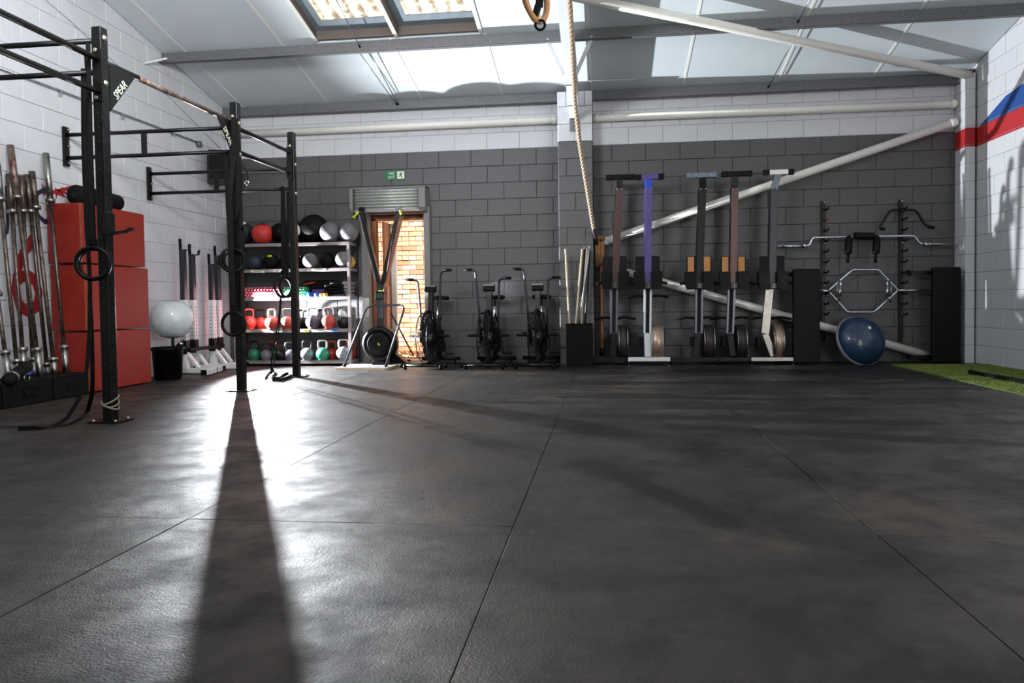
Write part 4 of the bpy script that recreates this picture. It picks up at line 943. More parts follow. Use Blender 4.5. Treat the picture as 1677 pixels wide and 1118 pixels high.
K = [(415, .088, 9.53, mGreen, mBlkI, .0, 'dull green kettlebell at the left of the lowest shelf'), (434, .078, 9.49, mGreyI, mBlkI, .5, 'dark kettlebell with a silver spot on the lowest shelf'), (447, .08, 9.69, mGreen, mRed, .2, 'green kettlebell standing behind on the lowest shelf'),
     (457, .078, 9.49, mBlkI, mBlkI, .8, 'black kettlebell behind the hanging cords on the lowest shelf'), (473, .08, 9.53, mGreyI, mGreyI, .5, 'silver kettlebell just left of the rear upright on the lowest shelf'),
     (501.5, .09, 9.51, mGreyI, mDkGrey, .1, 'slate grey kettlebell right of the rear upright on the lowest shelf'), (527, .092, 9.49, mGreen, mSteel, .0, 'bright green kettlebell with a steel handle on the lowest shelf'),
     (541, .08, 9.69, mRed, mRed, .3, 'dark red kettlebell behind the bright green one'), (561, .097, 9.5, mGreyI, mSteel, .15, 'large grey kettlebell at the right of the lowest shelf'), (573, .08, 9.71, mRed, mRed, .4, 'red kettlebell behind the corner post of the lowest shelf')]
for px, R, y, m, hm, rz, lab in K: kettle(px, z, R, y, m, hm, rz, lab)

# ================================================================== SKI MACHINE
sk = empty('ski_machine', (-3.07, 9.3, 0), 'black ski ergometer on a grey wooden platform in front of the doorway', 'ski machine')
fA, fB = atz(549, 605), atz(633, 605.5); yF = 8.86; xa, xb = -3.43, -2.755
b = MB(); b.prism([(xa, yF+.02), (xa+.02, yF), (xb-.02, yF), (xb, yF+.02), (xb, 9.78), (xa, 9.78)], 'Z', .0, .028); pl = b.build('platform', mat('grey platform laminate', (110, 108, 112), .45), sk)
b = MB(); b.bar((xa+.01, yF, .014), (xb-.01, yF, .014), .012, .03); b.bar((xb, yF+.01, .014), (xb, 9.78, .014), .012, .03); b.build('edge_band', mWoodP, pl)
ty = 9.52
def T(px, py, y=ty): return aty(px, py, y)
b = MB(); b.bar((T(624, 590).x, ty, .03), (T(624, 478).x, ty, T(624, 478).z), .088, .09); b.build('column', mDkGrey, sk)
b = MB(); b.bar((T(633.5, 590).x, ty+.03, .03), (T(633.5, 478).x, ty+.03, T(624, 470).z), .03, .12); b.build('column_side', mat('red brown side plate', (124, 72, 58), .45, .3), sk)
b = MB(); b.bar(T(624, 480), T(624, 462), .10, .07); b.build('head_block', mDkGrey, sk)
b = MB(); b.bar(T(622, 466), T(592.5, 348), .055, .07, up=(0, 1, 0)); b.build('arm', mBlack, sk)
b = MB(); b.bar(T(627, 466), T(652.5, 348), .055, .07, up=(0, 1, 0)); b.build('arm', mBlack, sk)
b = MB(); b.bar(T(616.5, 462, ty-.03), T(588.5, 352, ty-.03), .012, .05, up=(0, 1, 0)); b.build('arm_edge', mChrome, sk)
b = MB(); b.bar(T(633.5, 462, ty), T(659, 352, ty), .02, .06, up=(0, 1, 0)); b.build('arm_edge', mat('red brown side plate', (124, 72, 58), .45, .3), sk)
b = MB(); b.bar(T(588, 343), T(597, 343), .06, .05, up=(0, 1, 0), bev=.008); b.build('pulley_head', mBlackP, sk); b = MB(); b.bar(T(648, 342), T(656, 342), .07, .05, up=(0, 1, 0), bev=.008); b.build('pulley_head', mFilm, sk)
for (p, q, e1) in (((587, 347), (580, 355), (-1)), ((655, 344), (657.5, 352), 1)):
    h = MB().rod(T(*p, ty-.06), T(*q, ty-.06), .016, 8).build('handle', mLime, sk); d = (T(*q, ty-.06)-T(*p, ty-.06)).normalized(); c = T(*q, ty-.06); MB().rod(c, c+d*.012, .028, 10).build('handle_end', mLime if e1 < 0 else mBlackP, h)
b = MB(); b.rod(T(648.5, 352, ty-.05), T(628, 480, ty-.05), .003, 5); b.build('drive_cord', mRust, sk)
b = MB(); b.box(T(621.5, 484, ty-.10), (.115, .04, .115), Euler((-.25, 0, 0)).to_quaternion(), .012); mo = b.build('monitor', mBlackP, sk)
b = MB(); b.box(T(621.5, 484, ty-.125), (.085, .004, .07), Euler((-.25, 0, 0)).to_quaternion()); b.build('screen', mScreen, mo)
b = MB(); b.box(T(624, 476, ty-.09), (.06, .03, .012), None, .004); b.build('monitor_tab', mLime, mo)
wc = aty(623.5, 562.5, 9.36); R = .235
b = MB(); b.lathe([(R*.9, .09), (R, .06), (R, -.06), (R*.96, -.09), (R*.74, -.10), (R*.70, -.085), (R*.55, -.08)], wc, 'Y', 40); b.build('flywheel_housing', mBlackP, sk)
b = MB(); b.lathe([(R*.66, -.088), (R*.64, -.104), (R*.60, -.104), (R*.58, -.090), (R*.3, -.096), (.01, -.098)], wc, 'Y', 36); b.build('flywheel_cover', mVinyl, sk)
b = MB(); b.box(wc+Vector((0, -.101, 0)), (.022, .002, .022)); b.box(wc+Vector((.012, -.101, -.012)), (.014, .002, .016)); b.build('badge', mLime, sk)
b = MB(); b.tube([wc+Vector((R*.86*math.cos(a), -.095, R*.86*math.sin(a))) for a in [2*PI*i/40 for i in range(40)]], .006, 5, True); b.build('vent_ring', mDkGrey, sk)
b = MB(); b.box((wc.x-.02, 9.38, .045), (.16, .2, .05), None, .006); b.build('foot', mBlack, sk)
b = MB(); b.prism([(wc.x+.08, .03), (wc.x+.33, .03), (wc.x+.16, .17), (wc.x+.1, .2)], 'Y', 9.45, 9.6); b.build('foot_fairing', mBlackP, sk)
P = [atz(563, 603.5, .03)]; yh = 9.46
fl_ = Vector((xa+.10, 8.98, .03)); fr_ = Vector((xb-.10, 8.98, .03))
hp = [aty(563.5, 602, 8.98), aty(600, 509, yh), aty(618, 499, yh), aty(645, 499, yh), aty(661, 508, yh), aty(631.5, 601, 8.98)]
hp = [hp[0], aty(601, 500.5, yh), aty(664, 499, yh), hp[5]]
hp[0].z = hp[3].z = .03
b = MB(); b.tube(fillet(hp, .11, 8), .015, 10); b.build('hoop_leg', mDkGrey, sk)
for q in (hp[0], hp[3]): MB().rod(q, q+Vector((.008, .01, .03)), .021, 10).build('leg_tip', mBlackP, sk)
b = MB(); b.rod(aty(640, 512, 9.5), aty(677.5, 583, 9.72), .011, 8); b.build('rear_leg', mBlack, sk)
b = MB(); b.box(aty(669, 590, 9.72), (.05, .05, .03)); b.build('corner_block', mBlackP, sk)

# ================================================================== AIR BIKES (template at origin, front to -y)
def air_bike(lab, flip=1):
    e = empty('air_bike', (0, 0, 0), lab, 'exercise bike', 'air bikes along the dark wall')
    # stabilisers
    b = MB(); b.rod((-.28, -.36, .05), (.28, -.36, .05), .021, 10); b.build('front_stabiliser', mBlack, e)
    for s in (-1, 1):
        w = MB(); w.lathe([(.02, -.014), (.034, -.01), (.034, .01), (.02, .014)], (s*.235, -.385, .036), 'X', 14); w.build('transport_wheel', mBlackP, e); w = MB(); w.lathe([(.02, -.02), (.03, -.015), (.03, .015), (.02, .02)], (s*.29, -.36, .05), 'X', 12); w.build('end_cap', mBlackP, e)
        w = MB(); w.lathe([(.012, 0), (.02, .004), (.02, .02), (.012, .024)], (s*.235, -.36, 0), 'Z', 10); w.build('foot_pad', mBlackP, e)
    b = MB(); b.rod((-.27, .40, .085), (.27, .40, .085), .024, 10); b.build('rear_stabiliser', mBlack, e)
    for s in (-1, 1): MB().rod((s*.2, .40, 0), (s*.2, .40, .07), .012, 8).build('foot_pad', mBlackP, e)
    b = MB(); b.bar((0, -.36, .06), (0, .40, .10), .06, .05); b.build('main_beam', mBlack, e)
    # fan cage
    zc_, R = .39, .315; b = MB()
    for s in (-1, 1):
        for rr in (R, R*.8, R*.58, R*.36): b.tube([(s*(.072 if rr == R else .085), -.12+rr*math.sin(a), zc_+rr*math.cos(a)) for a in [2*PI*i/36 for i in range(36)]], .0075 if rr == R else .003, 5, True)
        for k in range(16):
            a = 2*PI*k/16; b.rod((s*.085, -.12+.07*math.sin(a), zc_+.07*math.cos(a)), (s*.078, -.12+R*math.sin(a+.15), zc_+R*math.cos(a+.15)), .003, 5)
    for k in range(26):
        a = 2*PI*k/26; b.rod((-.072, -.12+R*math.sin(a), zc_+R*math.cos(a)), (.072, -.12+R*math.sin(a), zc_+R*math.cos(a)), .004, 5)
    b.build('fan_cage', mBlack, e)
    b = MB()
    for k in range(14):
        a = 2*PI*k/14; b.bar((0, -.12+.06*math.sin(a), zc_+.06*math.cos(a)), (0, -.12+.285*math.sin(a), zc_+.285*math.cos(a)), .10, .004, up=(math.sin(.5), 0, 0))
    b.lathe([(.02, -.06), (.06, -.06), (.06, .06), (.02, .06)], (0, -.12, zc_), 'X', 16); b.build('fan_blades', mat('dark steel blades', (88, 88, 92), .4, .7), e)
    b = MB(); b.tube([(0, -.12+.34*math.sin(a), zc_+.34*math.cos(a)) for a in [-1.25+2.5*i/20 for i in range(21)]], .022, 8); b.build('fan_fork_arch', mBlack, e)
    for s in (-1, 1): 
        b = MB(); b.lathe([(.02, -.004), (.075, -.003), (.07, .01), (.02, .014)], (s*.095, -.12, zc_), 'X', 20); b.build('hub_cover', mBlackP, e)
    # column and console
    b = MB(); b.bar((0, -.02, .68), (0, .02, 1.0), .062, .075, up=(0, 1, 0)); b.build('column', mBlack, e)
    b = MB(); b.box((0, -.01, 1.02), (.15, .06, .085), Euler((-.35, 0, 0)).to_quaternion(), .01); c = b.build('console', mBlackP, e)
    b = MB(); b.box((0, -.045, 1.055), (.14, .02, .02), None, .004); b.build('console_hood', mSteel, c)
    # frame to crank and seat
    b = MB(); b.bar((0, .0, .70), (0, .22, .36), .05, .06); b.bar((0, .22, .36), (0, .32, .12), .05, .07); b.bar((0, .2, .34), (0, .30, .62), .045, .05); b.build('frame', mBlack, e)
    b = MB(); b.box((.06, .2, .33), (.03, .26, .30), None, .04); b.build('chain_guard', mBlackP, e)
    b = MB(); b.rod((0, .28, .58), (0, .34, .86), .015, 10); b.build('seat_post', mChrome, e); b = MB(); b.rod((0, .30, .63), (.045, .30, .63), .02, 10); b.build('post_knob', mBlackP, e)
    b = MB(); b.box((.0, .36, .90), (.24, .20, .06), None, .024); b.box((0, .22, .905), (.07, .14, .04), None, .015); b.build('saddle', mVinyl, e)
    # moving arms
    for s in (-1, 1):
        hi = (s*flip < 0); zt2 = 1.245 if hi else 1.13
        pt = fillet([(s*.115, -.02, .40), (s*.13, -.06, .80), (s*.165 if hi else s*.15, -.08, zt2), (s*.29, -.10, zt2+.01)], .07 if hi and flip < 0 else .04, 6)
        b = MB(); b.tube(pt, .0145, 10); a_ = b.build('handlebar_arm', mDkGrey, e)
        q = pt[-1]; b = MB(); b.rod((q.x-s*.09, q.y, q.z), (q.x+s*.02, q.y, q.z), .019, 10); b.build('hand_grip', mRubber, a_)
        b = MB(); b.rod((s*.10, -.10, .41), (s*.27, -.10, .41), .017, 10); b.build('foot_peg', mRubber, e)
        b = MB(); b.rod((s*.12, .0, .40), (s*.115, .19, .32), .01, 8); b.build('drive_link', mBlack, e)
        b = MB(); dz = -.15 if s > 0 else .12; b.bar((s*.115, .20, .31), (s*.125, .20, .31+dz), .014, .03, up=(0, 1, 0)); cr = b.build('crank_arm', mBlack, e)
        b = MB(); b.box((s*.19, .20, .31+dz), (.095, .085, .02), None, .004); b.rod((s*.125, .20, .31+dz), (s*.24, .20, .31+dz), .008, 8); b.build('pedal', mBlackP, cr)
    return e
BY = 9.22
def bx(px, py=560): return aty(px, py, BY-.1).x
for px, dy, rz, fl_, lab in ((704, 0, -.07, -1, 'air bike nearest the doorway, its right handlebar raised'), (800, .03, -.06, 1, 'middle one of the three air bikes'), (880, .06, -.05, 1, 'air bike standing next to the pilaster')):
    bk = air_bike(lab, fl_); bk.location = (bx(px), BY+dy, 0); bk.rotation_euler = (0, 0, rz)

# ================================================================== BIN OF STICKS, ROPES
st = empty('stick_bin', ((aty(930, 596, 9.25).x+aty(969, 596, 9.25).x)/2, 9.34, 0), 'tall black rectangular bin in front of the pilaster', 'bin')
xa_, xb_ = aty(928, 560, 9.22).x, aty(970, 560, 9.22).x; zt_ = aty(950, 531, 9.22).z
for (c, s, nm) in ((((xa_+xb_)/2, 9.22, zt_/2), (xb_-xa_, .012, zt_), 'side'), (((xa_+xb_)/2, 9.46, zt_/2), (xb_-xa_, .012, zt_), 'side'), ((xa_, 9.34, zt_/2), (.012, .24, zt_), 'side'), ((xb_, 9.34, zt_/2), (.012, .24, zt_), 'side'), (((xa_+xb_)/2, 9.34, .012), (xb_-xa_, .24, .012), 'bottom')):
    MB().box(c, s).build(nm, mBlackP, st)
b = MB(); b.tube([(xa_, 9.215, zt_), (xb_, 9.215, zt_), (xb_, 9.465, zt_), (xa_, 9.465, zt_)], .008, 6, True); b.build('rim', mBlackP, st)
for (a, c, y, m, r, lab) in (((926, 408), (934, 560), 9.3, mWoodP, .0125, 'pale wooden dowel leaning furthest left in the black bin'), ((953.5, 408), (940, 560), 9.28, mWoodP, .0125, 'pale wooden dowel, second from the left in the black bin'),
                       ((957.5, 405), (947, 560), 9.42, mBlack, .012, 'black stick behind the pale dowels in the bin'), ((961.5, 406), (949, 560), 9.30, mWoodP, .0125, 'pale wooden dowel, third from the left in the black bin'),
                       ((966, 403), (943, 560), 9.25, mChrome, .013, 'silver tube leaning in the black bin'), ((966.5, 408), (956, 560), 9.36, mBlack, .014, 'black tube with a white band at the right of the bin')):
    P = aty(a[0], a[1], y+.06); Q = aty(c[0], c[1], y); e = empty('stick', Q, lab, 'stick', 'sticks in the black bin'); d = (Q-P).normalized(); Q2 = Q+d*.25
    MB().rod(P, Q2, r, 10).build('shaft', m, e)
    MB().rod(P, P+d*.02, r*1.06, 10).build('tip', mSteel if m is mBlack else m, e)
def rope(pts, r, turns, m, nseg=3):
    """three strand twisted rope as one mesh"""
    P = fillet(pts, .1, 5); out = [P[0]]
    for i in range(1, len(P)):
        L_ = (P[i]-P[i-1]).length; n = max(1, int(L_/.018))
        for k in range(1, n+1): out.append(P[i-1]+(P[i]-P[i-1])*k/n)
    b = MB(); N = len(out); s = 0; up = Vector((0, 1, 0)); strands = [[] for _ in range(3)]
    for i in range(N):
        t = (out[min(i+1, N-1)]-out[max(i-1, 0)]).normalized(); u = (up-t*up.dot(t)).normalized(); v = t.cross(u)
        for k in range(3):
            a = s*turns+k*2*PI/3; strands[k].append(out[i]+(u*math.cos(a)+v*math.sin(a))*r*.5)
        if i < N-1: s += (out[i+1]-out[i]).length
    for k in range(3): b.tube(strands[k], r*.56, 6)
    return b
RT = Vector((XRF+.07, 7.0, 3.7))
cr = empty('climbing_rope', RT, 'thick pale climbing rope slanting from the rafter down to the brace pipe', 'rope')
# rope: from the rafter near camera side, drawn aside to the hook on the wall
rp = [aty(930, -40, 6.2), aty(936, 60, 6.8), aty(941, 165, 7.6), aty(950, 240, 8.2), aty(972, 374, 9.25)]
rope(rp, .026, 38, mRopeW).build('strands', mRopeW, cr)
MB().tube([rp[-1], aty(975, 386, 9.5), aty(977, 400, 9.62)], .022, 10).build('whipped_end', mShelfRed, cr)
rc = empty('coiled_rope', aty(984, 410, 9.66), 'brown rope looped over the brace pipe end with its tail hanging down', 'rope')
for k, (x0, x1) in enumerate(((976.5, 977.5), (981, 980.5), (985.5, 985), (988, 987.5))):
    rope([aty(x0, 392+k*2, 9.63), aty(x0, 415, 9.60), aty(x1, 438-k*3, 9.63)], .019, 45, mTan).build('loop', mTan, rc)
b = MB(); 
for k in range(4): b.tube(fillet([aty(976.5+4*k, 392, 9.62), aty(978+4*k, 387, 9.72), aty(979+4*k, 393, 9.8)], .03), .017, 8)
b.build('upper_bends', mTan, rc)
rope([aty(985, 436, 9.66), aty(986, 500, 9.66), aty(986, 572, 9.6)], .021, 40, mTan).build('tail', mTan, rc)
MB().rod(aty(986, 570, 9.6), aty(985, 582, 9.6), .03, 12).build('end_cap', mBlackP, rc)

# ================================================================== ROWING MACHINES standing on end
def rower(pb, pl, pt, base, head, fly, cols, lab, yb=9.42, pads=mVinyl, slant=False):
    mBase, mRail, mUpper, mBracket, mHead, mFly, mLeg = cols
    y = yb; A = lambda x, yy, dy=0: aty(x, yy, y+dy)
    e = empty('rowing_machine', (A(pl[0], pl[1]).x, y, 0), lab, 'rowing machine', 'rowing machines stored upright along the dark wall')
    zb = A(base[0], 588).z
    b = MB(); x0, x1 = A(base[0], 588).x, A(base[1], 588).x; b.box(((x0+x1)/2, y, zb), (x1-x0, .05, .052), None, .005); fb = b.build('foot_bar', mBase, e)
    b = MB()
    for x in (x0+.012, x1-.012): b.box((x, y, zb/2-.01), (.026, .03, zb), None, .003)
    b.build('foot_leg', mBase, e)
    for x in (x0+.012, x1-.012):
        b = MB(); b.lathe([(.012, -.016), (.024, -.012), (.024, .012), (.012, .016)], (x, y-.035, .028), 'X', 12); b.build('castor_wheel', mBlackP, e)
    # lower leg
    P0, P1 = A(*pb), A(pl[0], pl[1]); b = MB(); b.bar(P0, P1, .082, .06, up=(0, 1, 0), bev=.006); b.build('rear_leg', mLeg, e)
    # rail lower & upper
    P2 = A(pl[0]+(pt[0]-pl[0])*.42, 470); P2 = A(pl[2], 470)
    b = MB(); b.bar(P1, P2, .1, .06, up=(0, 1, 0), bev=.004); r_ = b.build('monorail', mRail, e)
    if not slant: MB().bar(P1+Vector((0, -.031, .01)), P2+Vector((0, -.031, 0)), .046, .006, up=(0, 1, 0)).build('rail_groove', mHole, r_)
    P3 = A(pt[0], 309); P2b = A(pt[2], 470)
    b = MB(); b.bar(P2b+Vector((0, -.02, -.02)), P3+Vector((0, -.02, 0)), .088, .06, up=(0, 1, 0), bev=.004); u_ = b.build('front_rail', mUpper, e)
    MB().bar(P2b+Vector((-.047, -.005, 0)), P3+Vector((-.047, -.005, 0)), .012, .05, up=(0, 1, 0)).build('rail_side', mBlack if mUpper is not mPurple else mPurple, u_)
    yh = head[2]; h0, h1 = A(head[0], yh), A(head[1], yh); hc = (h0.x+h1.x)/2
    b = MB(); b.bar(P3+Vector((0, -.02, -.01)), Vector((P3.x if not slant else P3.x+.05, y-.02, h0.z-.02)), .08, .055, up=(0, 1, 0), bev=.004); b.build('head_bracket', mBracket, e)
    b = MB(); b.box((hc, y-.02, h0.z), (h1.x-h0.x, .07, .062), None, .006); hb = b.build('front_foot_bar', mHead, e)
    for x in (h0.x+.035, h1.x-.035): MB().box((x, y-.021, h0.z), (.075, .076, .067), None, .006).build('bar_end', mBlackP if mHead is not mFilm else mFilm, hb)
    b = MB()
    for s in (-1, 1): b.lathe([(.007, 0), (.007, -.006), (.003, -.007)], P3+Vector((s*.03, -.055, -.01)), 'Y', 8)
    b.build('rivet', mChrome, e)
    # footrest carriage with footboards
    fc = A(pt[2], 452); fx = fc.x
    for s in (-1, 1):
        c_ = Vector((fx+s*.085, y-.03, A(pt[2], 437).z)); b = MB(); b.box(c_, (.135, .03, .27), None, .045); b.build('foot_board', mVinyl, e)
        if pads is not mVinyl: MB().box(c_+Vector((s*.016, -.016, .02)), (.08, .008, .215), None, .03).build('heel_plate', pads, e)
        b = MB(); b.prism([(fx+s*.045, fc.z-.17), (fx+s*.15, fc.z-.17), (fx+s*.178, fc.z-.10), (fx+s*.18, fc.z+.055), (fx+s*.045, fc.z+.055)], 'Y', y-.12, y-.02); b.build('side_shroud', mBlackP, e)
        b = MB(); b.rod((fx+s*.17, y-.06, fc.z-.08), (fx+s*.24, y-.06, fc.z-.10), .018, 8); b.build('strap_end', mRubber, e)
    b = MB(); b.box((fx, y-.085, fc.z-.125), (.085, .05, .08), None, .008); ck = b.build('carriage_clamp', mDkGrey, e)
    b = MB(); b.lathe([(.008, 0), (.008, -.006), (.003, -.007)], (fx, y-.112, fc.z-.11), 'Y', 8); b.lathe([(.008, 0), (.008, -.006), (.003, -.007)], (fx, y-.112, fc.z-.14), 'Y', 8); b.build('rivet', mChrome, ck)
    # flywheel
    w0, w1 = A(fly[0], 560, .12), A(fly[1], 560, .12); zc2 = A(fly[0], 560, .12).z; R = .225
    b = MB(); b.lathe([(.1, w0.x), (R, w0.x), (R+.006, w0.x+.012), (R-.01, w0.x+.024), (R-.012, w1.x-.024), (R+.006, w1.x-.012), (R, w1.x), (.1, w1.x+.01)], (0, y+.13, zc2), 'X', 36); fw = b.build('flywheel_housing', mFly, e)
    b = MB(); b.lathe([(R-.004, w0.x+.026), (R+.002, w0.x+.03), (R+.002, w1.x-.03), (R-.004, w1.x-.026)], (0, y+.13, zc2), 'X', 36); b.build('perforated_band', mat('perforated metal band', (176, 150, 132), .4, .7) if mFly is mWhiteP or mFly is mSteel else mat('dark mesh band', (44, 38, 34), .5, .3), fw)
    for wx in (w0.x+.012, w1.x-.012): MB().tube([(wx, y+.13+math.cos(a)*(R+.002), zc2+math.sin(a)*(R+.002)) for a in [2*PI*i/36 for i in range(36)]], .008, 6, True).build('rim', mSteel, fw)
    # handle
    hz = A(pt[2], 487 if mUpper is mPurple else 523).z; b = MB(); b.tube(fillet([(fx-.27, y+.12, hz), (fx-.12, y+.12, hz+.03), (fx, y+.12, hz), (fx+.12, y+.12, hz+.03), (fx+.27, y+.12, hz)], .06, 4), .016, 8); b.build('pull_handle', mRubber, e)
    b = MB(); b.box((P1.x-.07, y+.06, A(pl[0], 560).z), (.05, .12, .13), None, .01); b.build('shock_cord_housing', mBlackP, e)
    return e
rower((1004, 585), (1005, 546, 1006), (1014.5, 0, 1007), (971, 1028), (992.5, 1040, 291.5), (1012, 1029), (mBlack, mRailG, mBrown, mBlack, mBlackP, mBlkI, mBlack), 'rowing machine with brown rail next to the coiled rope', 9.45)
rower((1061, 584), (1060, 546, 1061), (1062, 0, 1060.5), (1028.5, 1097.5), (1041, 1087, 291), (1065, 1085), (mWhiteP, mWhiteP, mPurple, mBlue, mPurple, mWhiteP, mWhiteP), 'rowing machine with violet rail and bright blue bracket on a white foot bar', 9.38)
rower((1138, 583), (1144, 546, 1145), (1150.5, 0, 1144), (1098, 1176), (1124.5, 1173, 288.5), (1149.5, 1168.5), (mBlack, mRailG, mBlack, mBlackP, mFilm, mBlkI, mBlack), 'rowing machine with black rail, tan foot plates and grey blue head bar', 9.44, mTanPad)
rower((1200, 583), (1195, 546, 1198), (1203, 0, 1200), (1176, 1229), (1181.5, 1230.5, 286), (1203, 1220.5), (mBlack, mRailG, mBrown, mBlack, mBlackP, mBlkI, mBlack), 'rowing machine with brown rail and tan foot plates', 9.46, mTanPad)
rower((1266, 583), (1252.5, 546, 1260), (1267, 0, 1263.5), (1229.5, 1301), (1249.5, 1299, 283.5), (1262, 1280), (mSteel, mSteel, mDkGrey, mFilm, mat('bare aluminium', (205, 198, 192), .35, .4), mSteel, mSteel), 'silver rowing machine with a slanting leg, nearest the upright benches', 9.44, slant=True)

# ================================================================== BENCHES ON END
def bench(x0, x1, z0, z1, yf, side, lab):
    e = empty('flat_bench', ((x0+x1)/2, yf+.08, 0), lab, 'bench', 'flat benches stood on end')
    b = MB(); b.box(((x0+x1)/2, yf+.035, (z0+z1)/2), (x1-x0, .07, z1-z0), None, .02); b.build('pad', mVinyl, e)
    b = MB(); b.box(((x0+x1)/2, yf+.075, (z0+z1)/2), (x1-x0-.04, .018, z1-z0-.06)); b.build('back_board', mBlack, e)
    b = MB(); b.box(((x0+x1)/2, yf+.115, (z0+z1)/2), (.06, .06, z1-z0-.2)); b.build('spine', mBlack, e)
    for z in (z0+.06, z1-.06):
        w = .27; b = MB(); b.box(((x0+x1)/2+side*.12, yf+.17, z), (.50, .05, .05), None, .005); l = b.build('leg', mBlack, e); MB().box(((x0+x1)/2+side*.375, yf+.17, z), (.03, .065, .065), None, .006).build('rubber_foot', mRubber, l)
    return e
bench(2.345, 2.672, .015, 1.2, 9.40, -1, 'black bench stood on end beside the silver rowing machine')
bench(4.035, 4.375, .012, 1.195, 9.50, -1, 'black bench stood on end in the right back corner')

# ================================================================== WALL BAR RACK
for k, (px, lab, tips) in enumerate(((1347.5, 'left one of two black pegged bar racks on the dark wall', 'red'), (1475, 'right one of two black pegged bar racks on the dark wall', None))):
    pt_, pb_ = aty(px+.7, 329 if k == 0 else 327, 9.81), aty(px-1, 559, 9.81); e = empty('bar_rack', (pb_.x, 9.83, pb_.z), lab, 'bar rack', 'pegged bar racks')
    b = MB(); b.box((pt_.x, 9.815, (pt_.z+pb_.z)/2), (.05, .03, pt_.z-pb_.z), None, .003); b.build('channel', mBlack, e)
    for i in range(11):
        z = pt_.z-.12-i*.135; b = MB(); b.tube([(pt_.x+.012, 9.80, z), (pt_.x+.02, 9.69, z), (pt_.x+.028, 9.665, z+.025)], .011, 8); b.build('peg', mRed if (k == 0 and i == 1) else mBlack, e)
    for z in (pt_.z-.02, (pt_.z*.7+pb_.z*.3), pb_.z+.35 if k else pt_.z*.4+pb_.z*.6): MB().lathe([(.014, 0), (.014, -.006), (.008, -.012)], (pt_.x+.01, 9.80, z), 'Y', 10).build('bolt', mChrome, e)
YG = 9.70
def wy(x, y, d=0): return aty(x, y, YG+d)
e = empty('safety_squat_bar', wy(1415, 385), 'chrome safety squat bar with black shoulder pads on the upper pegs', 'barbell')
b = MB(); b.tube(fillet([wy(1318, 403), wy(1326, 401), wy(1330, 389), wy(1400, 387.5), wy(1498, 386), wy(1505, 398), wy(1514, 400)], .045, 6), .0155, 12); b.build('cambered_shaft', mChrome, e)
b = MB(); b.rod(wy(1270, 403.5), wy(1319, 402.5), .0225, 14); b.build('sleeve', mChrome, e); b = MB(); b.rod(wy(1514, 400), wy(1562, 399.5), .0225, 14); b.build('sleeve', mSteel, e)
for x, y in ((1317, 402.5), (1515.5, 400)): MB().rod(wy(x-2, y), wy(x+3, y), .033, 14).build('collar', mChrome, e)
b = MB(); b.tube([wy(1398, 386, -.02), wy(1400, 386, -.02), wy(1430, 386.5, -.02), wy(1432, 386.5, -.02)], [.035, .045, .045, .035], 16); b.build('neck_pad', mVinyl, e)
for x in (1389, 1434.5):
    b = MB(); b.tube([wy(x+2, 388, -.03), wy(x+1.5, 391, -.05), wy(x, 414, -.09), wy(x, 416, -.09)], [.03, .045, .045, .035], 14); b.build('shoulder_pad', mVinyl, e)
    b = MB(); b.rod(wy(x, 414, -.09), wy(x-1, 430, -.1), .02, 10); b.build('grip', mRubber, e)
e = empty('hex_trap_bar', wy(1412, 477), 'chrome hexagonal trap bar hanging between the two bar racks', 'barbell')
hx = [(1356, 476), (1396, 441.5), (1438, 441.5), (1471, 475), (1431, 511), (1388, 511)]
b = MB(); b.tube(fillet([wy(*p) for p in hx], .03, 3, True), .0145, 12, True); b.build('hex_frame', mChrome, e)
b = MB(); b.rod(wy(1342, 476.5), wy(1360, 476), .0225, 12); b.build('sleeve', mChrome, e); b = MB(); b.rod(wy(1468, 475.5), wy(1522, 475), .021, 12); b.build('sleeve', mSteel, e)
for s, x in ((1, 1371), (-1, 1459)):
    b = MB(); b.tube(fillet([wy(x+2*s, 460, -.005), wy(x+6*s, 461, -.09), wy(x+5*s, 490, -.09), wy(x, 494, -.005)], .03, 4), .011, 10); h = b.build('handle_loop', mChrome, e)
    MB().rod(wy(x+5.7*s, 467, -.09), wy(x+5.2*s, 486, -.09), .016, 10).build('grip', mSteel, h); MB().rod(wy(x, 467, 0), wy(x, 486, 0), .015, 10).build('grip', mSteel, h)
e = empty('lat_pulldown_bar', wy(1477, 343), 'black bent pulldown bar hung over the top peg of the right rack', 'cable bar')
b = MB(); b.tube(fillet([wy(1449, 375), wy(1440, 373), wy(1456, 347), wy(1462, 344), wy(1500, 343.5), wy(1515, 369), wy(1530, 373)], .05, 5), .0155, 12); b.build('bent_bar', mBlack, e)
for a, c in (((1449, 375), (1442, 374)), ((1520, 371.5), (1530, 373))): MB().rod(wy(*a), wy(*c), .02, 10).build('grip', mRubber, e)
MB().tube([wy(1481+3*math.cos(a), 343+3*math.sin(a), -.02) for a in [2*PI*i/12 for i in range(12)]], .006, 6, True).build('eyelet', mBlack, e)

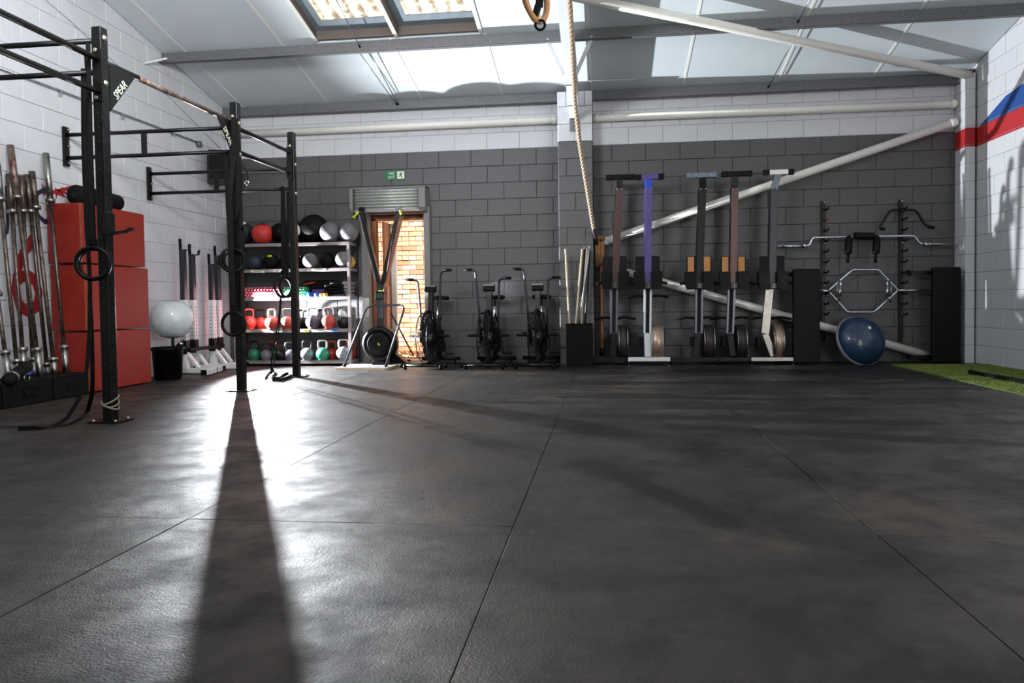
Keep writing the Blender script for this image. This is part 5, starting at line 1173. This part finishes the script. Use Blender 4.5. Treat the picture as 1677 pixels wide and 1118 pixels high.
# ================================================================== HALF BALL
bo = empty('balance_trainer', aty(1409, 590, 9.45), 'dark blue half ball balance trainer leaning on edge against the wall', 'balance trainer')
cB = aty(1408, 558, 9.5); nrm = Vector((.40, -1, .42)).normalized(); u = nrm.cross(Vector((0, 0, 1))).normalized(); v = u.cross(nrm)
rollm = Matrix((u, v, nrm)).transposed()
R = .315
b = MB(); b.lathe([(R*.2, -.05), (R*.98, -.045), (R*1.04, -.02), (R*1.04, .0), (R*1.0, .012)], cB, 'Z', 40, M=rollm); b.build('platform', mat('grey platform plastic', (118, 118, 120), .5), bo)
b = MB(); b.lathe([(R*.985, .0)] + [(R*math.cos(a), .24*math.sin(a)) for a in [.05+1.45*i/14 for i in range(15)]] + [(.01, .24)], cB, 'Z', 48, M=rollm)
mBosu = mat('glossy navy vinyl dome', (26, 52, 78), .3, coat=.4); b.build('dome', mBosu, bo)
b = MB()
for k in range(6):
    rr = R*(.25+.12*k); zz = .24*math.sqrt(max(0, 1-(rr/R)**2)); b.tube([cB+rollm@Vector((rr*math.cos(a), rr*math.sin(a), zz)) for a in [2*PI*i/40 for i in range(40)]], .0016, 4, True)
b.build('dome_ridges', mBosu, bo)
q = rollm @ Vector((R*.02, R*.30, .24*math.sqrt(1-.09)+.001)); b = MB(); b.lathe([(.022, -.002), (.022, .003), (.003, .004)], cB+q, 'Z', 16, M=rollm); b.build('badge', mSignW, bo)

# ================================================================== TURF, ROPE ON TURF
tf = empty('artificial_turf', (4.0, 6.5, 0), 'strip of green artificial turf along the right wall', 'turf')
mG1 = mat('turf backing green', (86, 100, 42), .9, rgb2=(68, 84, 32), scale=8); mG2 = mat('turf blades', (126, 138, 62), .8, rgb2=(92, 112, 44), scale=5)
b = MB(); b.box(((3.455+XR_)/2, 4.65, .003), (XR_-3.455, 9.29, .012)); b.build('backing', mG1, tf)
random.seed(5); g = []; f = []
for i in range(26000):
    y = 6.1+3.17*random.random(); x = 3.462+(XR_-3.47)*random.random(); a = random.uniform(0, PI); w = .0028; h = random.uniform(.010, .018); lx, ly = random.uniform(-.006, .006), random.uniform(-.006, .006)
    k = len(g); g += [(x-w*math.cos(a), y-w*math.sin(a), .008), (x+w*math.cos(a), y+w*math.sin(a), .008), (x+lx, y+ly, .008+h)]; f.append((k, k+1, k+2))
me = bpy.data.meshes.new('grass_blades'); me.from_pydata([(a-4.0, c-6.5, d) for a, c, d in g], [], f); me.materials.append(mG2); o = bpy.data.objects.new('grass_blades', me); COL.objects.link(o); o.parent = tf; o['kind'] = 'stuff'
random.seed(21)
P, Q = atz(1592, 610, .03), atz(1700, 629, .03)
e = empty('battle_rope', P, 'thick black braided rope lying on the green turf', 'rope')
rope([P, P+(Q-P)*.5+Vector((.01, 0, 0)), Q+Vector((.0, -.3, 0))], .026, 40, mRubber).build('strands', mRubber, e); d = (P-Q).normalized(); MB().rod(P-d*.02, P+d*.03, .031, 12).build('end_grip', mRubber, e)
